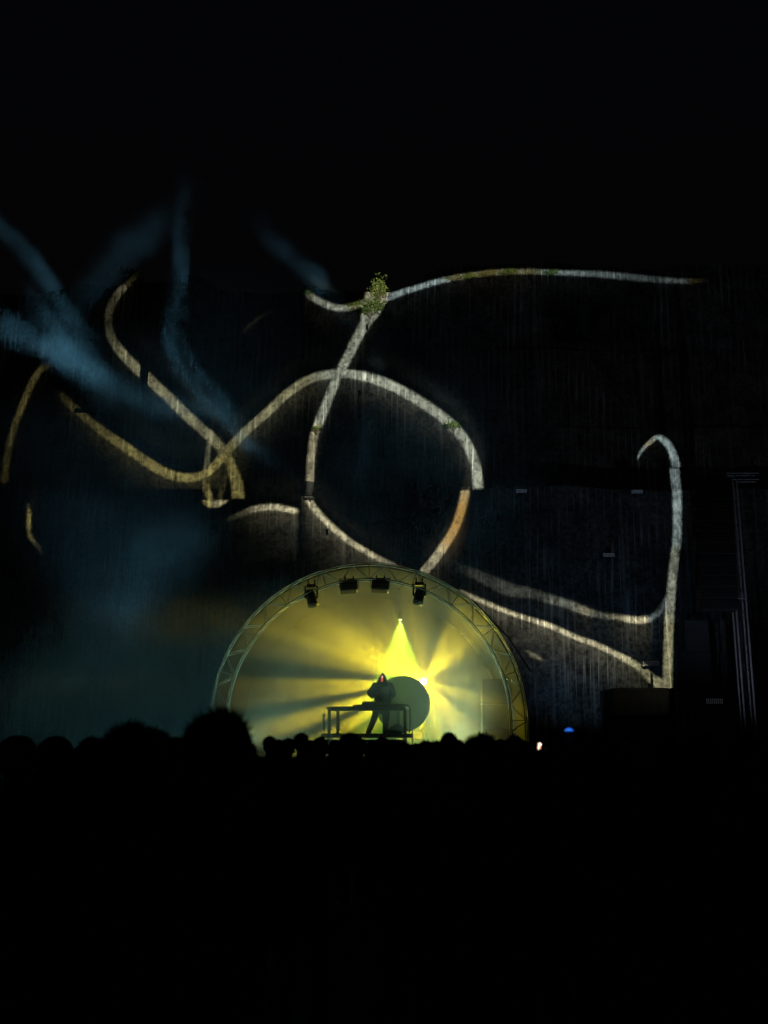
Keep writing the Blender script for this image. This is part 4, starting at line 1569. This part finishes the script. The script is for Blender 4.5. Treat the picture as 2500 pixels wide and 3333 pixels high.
# ================================================================== PROJECTOR (behind us) AND ITS SLIDE
PP = Vector((0.6, -0.8, 4.6))
AIM = Vector((-1.6, 47.0, 14.3))
ax = (AIM - PP).normalized()
rx = ax.cross(Vector((0, 0, 1))).normalized()
ux = rx.cross(ax).normalized()
SL = 0.30

GOLD = (0.66, 0.57, 0.20)
PALE = (0.80, 0.77, 0.46)
WHITE = (0.84, 0.92, 0.76)
COOL = (0.66, 0.86, 0.90)
CREAM = (0.96, 0.88, 0.58)
ORANGE = (0.86, 0.76, 0.44)
# strand: list of (u, v, width, strength, colour); below = soft spill under the strand
STR = []


def strand(pts, below=0.12, blen=34, soft=3.2, cut=(0, 9999)):
    STR.append((pts, below, blen, soft, cut))


strand([(452, 885, 14, .10, PALE), (415, 925, 22, .55, PALE), (388, 952, 26, .42, PALE), (364, 990, 26, .34, PALE), (353, 1030, 26, .30, PALE), (355, 1072, 26, .34, PALE), (368, 1108, 28, .5, PALE), (392, 1142, 32, .8, PALE), (432, 1187, 34, .85, PALE), (482, 1232, 34, .9, PALE),
        (540, 1285, 34, .9, PALE), (600, 1345, 36, .9, PALE), (650, 1390, 34, .85, PALE), (692, 1428, 34, .85, PALE), (735, 1480, 34, .8, GOLD), (757, 1530, 36, .75, GOLD), (772, 1578, 42, .75, GOLD), (778, 1650, 44, .7, GOLD)], .05, cut=(0, 1625))
strand([(14, 1562, 26, .3, GOLD), (24, 1480, 24, .38, GOLD), (46, 1390, 22, .42, GOLD), (76, 1312, 22, .5, GOLD), (106, 1242, 22, .5, GOLD), (132, 1204, 22, .42, GOLD), (156, 1190, 20, .25, GOLD)], .05)
strand([(190, 1280, 24, .12, GOLD), (212, 1300, 26, .34, GOLD), (262, 1346, 26, .5, GOLD), (322, 1396, 30, .62, GOLD), (400, 1450, 32, .85, GOLD), (480, 1505, 34, .9, GOLD), (540, 1540, 34, .85, GOLD), (600, 1556, 32, .9, GOLD), (650, 1550, 30, .9, GOLD), (692, 1524, 28, .9, GOLD),
        (735, 1472, 32, .8, GOLD), (799, 1405, 30, .75, PALE), (865, 1347, 30, .8, PALE), (931, 1285, 30, .85, PALE), (998, 1239, 30, .85, PALE), (1064, 1220, 30, .85, WHITE), (1130, 1217, 30, .95, WHITE), (1197, 1228, 32, 1., WHITE), (1263, 1251, 34, 1.05, WHITE), (1329, 1285, 34, 1.05, WHITE),
        (1395, 1325, 34, 1.0, WHITE), (1462, 1376, 34, 1.0, WHITE), (1508, 1427, 34, 1.0, WHITE), (1538, 1485, 34, 1.0, WHITE), (1552, 1538, 34, 1.0, WHITE), (1557, 1620, 36, .95, WHITE)], .26, 34, cut=(0, 1591))
strand([(1522, 1560, 30, 1.0, ORANGE), (1516, 1594, 30, 1.0, ORANGE), (1504, 1650, 30, 1.0, ORANGE), (1482, 1717, 30, 1.05, ORANGE), (1442, 1783, 32, 1.0, CREAM), (1402, 1836, 32, .95, CREAM), (1372, 1872, 32, .7, CREAM)], .16, 40, cut=(1594, 9999))
strand([(1248, 880, 50, .8, CREAM), (1242, 915, 76, 1.0, CREAM), (1228, 960, 84, 1.0, CREAM), (1208, 1010, 66, .9, WHITE), (1190, 1050, 38, .75, WHITE), (1165, 1095, 34, .85, WHITE), (1138, 1150, 34, .9, WHITE), (1103, 1219, 30, .85, WHITE), (1072, 1289, 32, .95, WHITE), (1046, 1359, 32, .9, WHITE), (1024, 1412, 28, .85, CREAM),
        (1014, 1482, 26, .9, CREAM), (1009, 1552, 26, .9, CREAM), (1008, 1600, 26, .6, CREAM)], .10, 30)
strand([(988, 1580, 26, 1.0, CREAM), (998, 1612, 26, 1.0, CREAM), (1028, 1662, 22, 1.1, CREAM), (1077, 1712, 20, 1.1, CREAM), (1130, 1757, 18, 1.05, CREAM), (1183, 1791, 18, 1.0, CREAM), (1236, 1820, 18, .9, CREAM), (1290, 1846, 16, .6, CREAM)], .2, 50, cut=(1616, 9999))
strand([(995, 950, 10, .5, WHITE), (1010, 962, 20, .9, WHITE), (1037, 980, 22, 1.0, WHITE), (1081, 999, 20, 1.05, WHITE), (1125, 1002, 20, 1.0, WHITE), (1177, 990, 24, .9, CREAM), (1256, 970, 22, .9, COOL), (1343, 941, 18, 1.0, COOL), (1439, 913, 16, .95, COOL), (1518, 899, 16, .85, CREAM), (1605, 888, 16, .85, CREAM), (1693, 884, 16, .85, CREAM),
        (1780, 886, 16, .8, COOL), (1867, 889, 16, .75, COOL), (1955, 893, 20, .6, COOL), (2042, 901, 22, .5, COOL), (2130, 909, 20, .42, COOL), (2217, 915, 16, .42, COOL), (2258, 916, 16, .35, CREAM), (2300, 914, 14, .08, CREAM)], .04)
strand([(2075, 1494, 4, .6, COOL), (2089, 1467, 9, .8, COOL), (2112, 1443, 14, .9, CREAM), (2137, 1424, 14, .9, COOL), (2163, 1435, 22, .95, COOL), (2187, 1468, 25, 1.0, COOL), (2208, 1545, 31, 1.0, COOL)], .03, 20, 2, cut=(0, 1521))
strand([(2190, 1500, 32, .95, COOL), (2194, 1524, 32, .95, COOL), (2201, 1574, 30, .9, COOL), (2204, 1648, 30, .9, COOL), (2204, 1752, 30, .9, COOL), (2198, 1797, 30, .7, WHITE), (2192, 1847, 30, .75, WHITE), (2186, 1906, 30, .85, WHITE), (2181, 1971, 32, .9, WHITE), (2177, 2046, 32, .9, PALE), (2174, 2145, 32, .85, PALE), (2174, 2250, 32, .85, PALE)], .0, cut=(1525, 9999))
strand([(1490, 1845, 24, .10, WHITE), (1546, 1869, 34, .22, WHITE), (1617, 1902, 44, .28, WHITE), (1671, 1924, 44, .30, WHITE), (1725, 1930, 34, .32, WHITE), (1791, 1951, 30, .42, WHITE), (1850, 1967, 28, .5, WHITE), (1910, 1991, 26, .75, CREAM), (1948, 2001, 18, .45, WHITE), (2008, 2010, 18, .75, CREAM),
        (2062, 2018, 22, 1.15, CREAM), (2103, 2017, 22, 1.15, CREAM), (2122, 2011, 18, .5, COOL), (2150, 1986, 22, .5, COOL), (2172, 1955, 24, .4, COOL)], .12, 50, 5)
strand([(1500, 1925, 12, .5, CREAM), (1545, 1947, 14, .8, CREAM), (1601, 1971, 15, 1.0, CREAM), (1671, 2000, 15, 1.0, CREAM), (1725, 2016, 16, 1.1, CREAM), (1780, 2034, 17, 1.1, CREAM), (1834, 2057, 17, 1.1, CREAM), (1888, 2080, 17, 1.1, CREAM), (1942, 2099, 18, 1.05, CREAM), (1997, 2126, 19, 1.05, CREAM), (2051, 2153, 22, 1.05, PALE),
        (2094, 2183, 26, 1.0, PALE), (2121, 2210, 32, .9, PALE), (2165, 2234, 40, .8, PALE)], .20, 60)
strand([(684, 1406, 12, .7, PALE), (677, 1470, 13, .6, PALE), (671, 1525, 16, .6, PALE), (667, 1564, 20, .6, GOLD), (676, 1602, 24, .65, GOLD), (688, 1634, 24, .8, GOLD)], .0, cut=(0, 1627))
strand([(664, 1630, 10, .9, GOLD), (680, 1638, 24, 1.0, GOLD), (698, 1640, 26, 1.0, ORANGE), (720, 1634, 22, 1.0, ORANGE), (738, 1629, 8, .8, ORANGE)], .0, cut=(1628, 9999))
strand([(740, 1535, 14, .25, GOLD), (727, 1580, 18, .3, GOLD), (714, 1624, 18, .3, GOLD)], .0)
strand([(730, 1694, 14, .05, PALE), (752, 1688, 18, .16, PALE), (792, 1670, 22, .42, PALE), (832, 1657, 24, .75, CREAM), (885, 1650, 22, .95, CREAM), (931, 1657, 20, 1.1, CREAM), (958, 1663, 18, 1.15, CREAM), (966, 1664, 14, .8, CREAM)], .22, 46)
strand([(92, 1641, 3, .6, GOLD), (95, 1670, 11, .8, GOLD), (94, 1708, 13, .85, GOLD), (99, 1747, 13, .8, GOLD), (121, 1775, 11, .45, PALE), (138, 1804, 6, .15, PALE)], .0)
strand([(790, 1086, 10, .05, PALE), (800, 1072, 14, .18, PALE), (850, 1030, 10, .12, PALE), (905, 1008, 8, .08, PALE), (960, 1014, 6, .02, PALE)], .0)
strand([(1708, 2113, 10, .3, CREAM), (1735, 2133, 16, .7, CREAM), (1756, 2142, 12, .6, CREAM), (1776, 2152, 5, .2, CREAM)], .0)


def light_image(u, v):
    out = np.zeros((len(u), 3))
    for pts, below, blen, soft, cut in STR:
        us = [p[0] for p in pts]
        vsx = [p[1] for p in pts]
        m = (u > min(us) - 60) & (u < max(us) + 60) & (v > min(vsx) - 60) & (v < max(vsx) + 130)
        if not m.any():
            continue
        uu, vv = u[m], v[m]
        best = np.full(len(uu), 1e9)
        val = np.zeros((len(uu), 3))
        spill = np.zeros((len(uu), 3))
        # refine with a Catmull-Rom pass
        P = np.array([[p[0], p[1], p[2], p[3], p[4][0], p[4][1], p[4][2]] for p in pts], float)
        Q = [P[0]]
        for i in range(len(P) - 1):
            p0 = P[max(0, i - 1)]
            p1, p2 = P[i], P[i + 1]
            p3 = P[min(len(P) - 1, i + 2)]
            for t in (0.25, 0.5, 0.75, 1.0):
                q = 0.5 * ((2 * p1) + (-p0 + p2) * t + (2 * p0 - 5 * p1 + 4 * p2 - p3) * t * t + (-p0 + 3 * p1 - 3 * p2 + p3) * t ** 3)
                q[2:] = p1[2:] + (p2[2:] - p1[2:]) * t
                Q.append(q)
        for a, b in zip(Q[:-1], Q[1:]):
            dx, dy = b[0] - a[0], b[1] - a[1]
            L2 = dx * dx + dy * dy + 1e-9
            t = np.clip(((uu - a[0]) * dx + (vv - a[1]) * dy) / L2, 0, 1)
            px, py = a[0] + t * dx, a[1] + t * dy
            w = a[2] + t * (b[2] - a[2])
            s = a[3] + t * (b[3] - a[3])
            d = np.hypot(uu - px, vv - py) - w * 0.44
            k = d < best
            best = np.where(k, d, best)
            c = np.stack([a[4 + i] + t * (b[4 + i] - a[4 + i]) for i in range(3)], 1)
            inten = s ** 1.9 * np.clip(0.5 - d / (2 * soft), 0, 1)
            val = np.where(k[:, None], c * inten[:, None], val)
            if below > 0:
                dv = vv - py
                hw = abs(dx) / 2 + 2
                inx = (np.abs(uu - (a[0] + b[0]) / 2) <= hw + 4) & (dv > 0)
                g = np.where(inx, 0.75 * below * s ** 1.9 * np.exp(-dv / blen), 0)
                spill = np.maximum(spill, c * g[:, None])
        keep = np.clip((vv - cut[0]) / 2, 0, 1) * np.clip((cut[1] - vv) / 2, 0, 1)
        out[m] = np.maximum(out[m], np.maximum(val, spill) * keep[:, None])
    return out


bvh_v, bvh_f = [], []
for me in bench_meshes:
    o = len(bvh_v)
    bvh_v += [v.co.copy() for v in me.vertices]
    bvh_f += [tuple(i + o for i in p.vertices) for p in me.polygons]
bvh = BVHTree.FromPolygons(bvh_v, bvh_f)
CELL = 0.0013
HS, HT = 0.385, 0.255
ns, nt_ = int(2 * HS / CELL), int(2 * HT / CELL)
S_, T_ = np.meshgrid(np.linspace(-HS, HS, ns), np.linspace(-HT, HT, nt_))
S_, T_ = S_.ravel(), T_.ravel()
dirs = np.array(ax)[None, :] + S_[:, None] * np.array(rx)[None, :] + T_[:, None] * np.array(ux)[None, :]
hit = np.empty((len(S_), 3))
rc = bvh.ray_cast
for i in range(len(S_)):
    d = Vector(dirs[i])
    h = rc(PP, d)[0]
    hit[i] = h if h is not None else PP + d * (49.4 / d.y)
rel = hit - np.array(EYE)
dep = rel @ np.array(FW)
uu = CX + FPX * rel[:, 0] / dep
vv = CY - FPX * (rel @ np.array(UP)) / dep
img = light_image(uu, vv)

proj = thing('projector', 'large black video projector high behind the crowd', 'projector', PP)
MB().bbox(ax * 0.02 - ax * 0.52, (0.7, 0.9, 0.5), 0.03, ax.to_track_quat('Y', 'Z').to_matrix()).build('housing', M['black'], proj)
for e in (-1, 1):
    MB().cyl((e * 0.3, -0.5, -0.25), (e * 0.3, -0.5, -PP.z), 0.05, 8).build('stand_leg', M['dark_steel'], proj)
me = bpy.data.meshes.new('slide')
verts = (np.array(ax)[None, :] + S_[:, None] * np.array(rx)[None, :] + T_[:, None] * np.array(ux)[None, :]) * SL
ii = np.arange(ns * nt_).reshape(nt_, ns)
faces = np.stack([ii[:-1, :-1].ravel(), ii[:-1, 1:].ravel(), ii[1:, 1:].ravel(), ii[1:, :-1].ravel()], 1)
me.vertices.add(len(verts))
me.vertices.foreach_set('co', verts.ravel())
me.loops.add(faces.size)
me.loops.foreach_set('vertex_index', faces.ravel().astype(np.int32))
me.polygons.add(len(faces))
me.polygons.foreach_set('loop_start', np.arange(0, faces.size, 4, dtype=np.int32))
me.update(calc_edges=True)
ca = me.color_attributes.new('dye', 'FLOAT_COLOR', 'POINT')
rgba = np.ones((len(verts), 4), np.float32)
rgba[:, :3] = img
ca.data.foreach_set('color', rgba.ravel())
sm_, nt2, b_, n_, l_ = new_mat('slide_film')
n_.remove(b_)
at_ = n_.new('ShaderNodeAttribute')
at_.attribute_name = 'dye'
tr = n_.new('ShaderNodeBsdfTransparent')
l_.new(at_.outputs['Color'], tr.inputs['Color'])
l_.new(tr.outputs[0], n_['Material Output'].inputs['Surface'])
me.materials.append(sm_)
link('slide', me, proj)
# frame round the slide keeps stray light in
mb = MB()
fo, fi_s, fi_t = 0.9, HS, HT


def sp_(s, t):
    return (ax + rx * s + ux * t) * SL


mb.add([sp_(-fo, -fo), sp_(fo, -fo), sp_(fo, fo), sp_(-fo, fo), sp_(-fi_s, -fi_t), sp_(fi_s, -fi_t), sp_(fi_s, fi_t), sp_(-fi_s, fi_t)],
       [(0, 1, 5, 4), (1, 2, 6, 5), (2, 3, 7, 6), (3, 0, 4, 7)])
mb.build('slide_frame', M['black'], proj)
sp = spot('projector_burner', proj, PP, AIM, 170000, (1, 1, 1), 54, 0.0, 0.0002)


# ================================================================== UNSEEN LAMPS FOR THE BLUE AND TEAL LIGHT
def beam_lamp(label, x, y, aim, power, col, size, blend=0.5):
    t = moving_head(label, (x, y, 0.45), Vector(aim) - Vector((x, y, 0.45)), 'lens_dark', 1.0, hang=False, group='beam lamps on the ground behind the stage')
    d = (Vector(aim) - Vector((x, y, 0.45))).normalized()
    spot('blue_burner', t, Vector((x, y, 0.45)) + d * 0.32, aim, power, col, size, blend, 0.05)
    return t


beam_lamp('moving head beam lamp on the ground behind the stage, throwing blue light up left', -12.0, 42.5, (-9.5, 38.0, 19.0), 50000, (0.20, 0.64, 0.92), 56, 0.8)
beam_lamp('moving head beam lamp on the ground right of the stage, throwing faint blue light up', 7.0, 41.5, (9.5, 45.5, 9), 170, (0.2, 0.5, 0.9), 95, 1.0)


beam_lamp('added blue floodlight on the ground before the grey panel wall', 10.6, 27.5, (12.0, 33.5, 6.5), 230, (0.6, 0.72, 1.0), 60, 1.0)  # out-of-view lamp added to bring out the tower and panels
beam_lamp('added beam lamp on the ground left of the stage, throwing teal light low', -8.5, 41.0, (-6.0, 31.0, 6.5), 800, (0.22, 0.72, 0.80), 120, 1.0)  # unseen lamp added to lift the thin smoke on the left
beam_lamp('added beam lamp behind the middle of the stage, throwing dim blue light up', 1.5, 41.0, (0.8, 36.5, 15.0), 12000, (0.20, 0.60, 0.85), 66, 1.0)  # unseen lamp added to tint the haze above the arch
# ================================================================== SMOKE
def smoke_field(name, label, bmin, bmax, voxel, puffs, streams, warp, warp_scale, grain, step, aniso=0.2):
    """a voxel cloud. puffs: (centre, half sizes, density, noise scale, lo, hi); streams: (points, radius, density)"""
    ng = bpy.data.node_groups.new(name + '_field', 'GeometryNodeTree')
    ng.interface.new_socket('Geometry', in_out='INPUT', socket_type='NodeSocketGeometry')
    ng.interface.new_socket('Geometry', in_out='OUTPUT', socket_type='NodeSocketGeometry')
    n, l = ng.nodes, ng.links
    gout = n.new('NodeGroupOutput')

    def V(op, a, b=None, c=None):
        x = n.new('ShaderNodeVectorMath')
        x.operation = op
        for i_, q in enumerate((a, b, c)):
            if q is None:
                continue
            if op == 'SCALE' and i_ == 1:
                sock = x.inputs['Scale']
            else:
                sock = x.inputs[i_]
            if isinstance(q, bpy.types.NodeSocket):
                l.new(q, sock)
            else:
                sock.default_value = q
        return x.outputs['Value'] if op in ('LENGTH', 'DOT_PRODUCT', 'DISTANCE') else x.outputs[0]

    def F(op, a, b=None, clamp=False):
        x = n.new('ShaderNodeMath')
        x.operation = op
        x.use_clamp = clamp
        for i_, q in enumerate((a, b)):
            if q is None:
                continue
            if isinstance(q, bpy.types.NodeSocket):
                l.new(q, x.inputs[i_])
            else:
                x.inputs[i_].default_value = q
        return x.outputs[0]

    def noise(vec, scale, detail=2.5):
        x = n.new('ShaderNodeTexNoise')
        x.inputs['Scale'].default_value = scale
        x.inputs['Detail'].default_value = detail
        l.new(vec, x.inputs['Vector'])
        return x

    def ramp(val, a, b, interp='LINEAR'):
        x = n.new('ShaderNodeMapRange')
        x.interpolation_type = interp
        x.inputs['From Min'].default_value = a
        x.inputs['From Max'].default_value = b
        l.new(val, x.inputs['Value'])
        return x.outputs[0]

    pos = n.new('GeometryNodeInputPosition').outputs[0]
    wv = noise(pos, warp_scale, 2.0)
    off = V('SUBTRACT', wv.outputs['Color'], (0.5, 0.5, 0.5))
    pw_ = V('ADD', pos, V('MULTIPLY', off, (warp, warp, warp)))
    total = None
    for c, semi, dens, ns, lo, hi in puffs:
        q = V('MULTIPLY', V('SUBTRACT', pw_, tuple(c)), (1 / semi[0], 1 / semi[1], 1 / semi[2]))
        fall = ramp(V('LENGTH', q), 0.95, 0.0, 'SMOOTHERSTEP')
        g = ramp(noise(pos, ns).outputs[0], lo, hi)
        d = F('MULTIPLY', F('MULTIPLY', fall, g), dens)
        total = d if total is None else F('ADD', total, d)
    if streams:
        gr = ramp(noise(pw_, grain, 2.2).outputs[0], 0.2, 0.8)
        for pts, rad, dens in streams:
            best = None
            for a, b in zip(pts[:-1], pts[1:]):
                ab = b - a
                t = F('MULTIPLY', V('DOT_PRODUCT', V('SUBTRACT', pw_, tuple(a)), tuple(ab)), 1.0 / ab.length_squared, True)
                near = V('ADD', V('SCALE', tuple(ab), t), tuple(a))
                d = V('DISTANCE', pw_, near)
                best = d if best is None else F('MINIMUM', best, d)
            ends = ramp(F('MINIMUM', V('DISTANCE', pw_, tuple(pts[0])), V('DISTANCE', pw_, tuple(pts[-1]))), 0.0, 2.6, 'SMOOTHSTEP')
            f = F('MULTIPLY', F('MULTIPLY', ramp(best, rad, 0.0, 'SMOOTHERSTEP'), ends), dens)
            f = F('MULTIPLY', f, gr)
            total = f if total is None else F('ADD', total, f)
    vc = n.new('GeometryNodeVolumeCube')
    l.new(total, vc.inputs['Density'])
    vc.inputs['Min'].default_value = bmin
    vc.inputs['Max'].default_value = bmax
    for ax_, k_ in zip('XYZ', range(3)):
        vc.inputs['Resolution ' + ax_].default_value = max(8, int((bmax[k_] - bmin[k_]) / voxel))
    sm = n.new('GeometryNodeSetMaterial')
    m = bpy.data.materials.new(name + '_air')
    m.use_nodes = True
    mn = m.node_tree.nodes
    mn.remove(mn['Principled BSDF'])
    pv = mn.new('ShaderNodeVolumePrincipled')
    pv.inputs['Color'].default_value = (1, 1, 1, 1)
    pv.inputs['Density'].default_value = 1.0
    pv.inputs['Anisotropy'].default_value = aniso
    m.node_tree.links.new(pv.outputs[0], mn['Material Output'].inputs['Volume'])
    sm.inputs['Material'].default_value = m
    l.new(vc.outputs[0], sm.inputs[0])
    l.new(sm.outputs[0], gout.inputs[0])
    vd = bpy.data.volumes.new(name)
    vd.render.step_size = step
    vd.materials.append(m)
    o = link(name, vd)
    md = o.modifiers.new('field', 'NODES')
    md.node_group = ng
    tag(o, label, 'smoke', None, 'stuff')
    return o


STREAMS = [([(-110, 620), (60, 790), (190, 950), (330, 1160)], 80, .13), ([(-60, 640), (120, 830), (260, 1010)], 36, .12),
           ([(-220, 985), (60, 1075), (260, 1190), (420, 1290)], 120, .14), ([(-120, 1060), (110, 1130), (310, 1230)], 60, .14),
           ([(120, 960), (215, 1100), (340, 1300)], 130, .15), ([(40, 860), (180, 1040), (260, 1230)], 30, .16), ([(-60, 1110), (160, 1170), (300, 1260)], 26, .16), ([(640, 640), (600, 900), (590, 1080), (700, 1260)], 26, .09), ([(900, 770), (1040, 880), (1130, 985)], 26, .10), ([(640, 650), (400, 810), (240, 1010)], 130, .05), ([(430, 730), (330, 870), (250, 1050)], 60, .05),
           ([(610, 560), (580, 850), (548, 1090), (600, 1200), (710, 1340), (800, 1430), (1000, 1580)], 70, .12),
           ([(570, 1060), (690, 1250), (860, 1440)], 30, .20), ([(800, 690), (940, 810), (1060, 925), (1200, 1080)], 86, .10),
           ([(1265, 1020), (1225, 1300), (1160, 1640)], 76, .045), ([(280, 1220), (500, 1300), (740, 1330)], 120, .05)]
ST3 = []
for i, (pth, ww, dn) in enumerate(STREAMS):
    yy = 37.7 + 0.3 * (i % 4)
    ST3.append(([at(u_, v_, yy) for u_, v_ in pth], ww * 0.60 * mpp(yy, 1200), dn))
smoke_field('smoke_streamers', 'streamers of blue-lit smoke in the air before the upper cliff', (-20.0, 36.2, 6.0), (2.0, 40.6, 29.0), 0.17, [], ST3, 1.1, 0.38, 0.55, 0.45)
ST4 = []
for pth, ww, dn in (([(1925, 1280), (1948, 1900)], 80, .035), ([(1480, 1600), (2090, 2090)], 110, .035)):
    ST4.append(([at(u_, v_, 43.4) for u_, v_ in pth], ww * 0.72 * mpp(43.4, 1700), dn))
smoke_field('smoke_veil', 'faint veil of smoke in front of the lower cliff right of the arch', (1.5, 41.6, 3.0), (13.0, 45.2, 20.0), 0.3, [], ST4, 1.0, 0.4, 0.7, 0.6)
bk = [at(675, 1850, 37.8), at(880, 1745, 37.8), at(560, 2060, 37.8)]
smoke_field('stage_smoke', 'smoke filling the stage under the arch and rolling out to the left', (-27.0, 25.0, -1.0), (13.0, 44.2, 24.0), 0.30,
            [((XA - 0.2, YA + 3.6, ZA + 1.0), (7.2, 7.0, 6.0), 0.26, 0.7, 0.05, 0.75),
             ((XA - 5.8, YA - 2.2, ZA + 0.4), (6.8, 2.9, 3.9), 0.75, 0.6, 0.25, 0.75),
             ((-5.0, 34.8, 7.5), (21.0, 9.2, 16.0), 0.0034, 0.16, 0.2, 0.8),
             ((1.0, 38.0, 12.0), (9.0, 3.2, 8.0), 0.010, 0.3, 0.3, 0.75),
             (bk[0], (4.6, 2.4, 3.0), 0.016, 0.35, 0.3, 0.7), (bk[1], (2.6, 1.6, 1.8), 0.034, 0.45, 0.3, 0.7), (bk[2], (5.2, 2.4, 2.6), 0.012, 0.35, 0.3, 0.7)],
            [], 1.2, 0.35, 0.5, 0.6, 0.15)
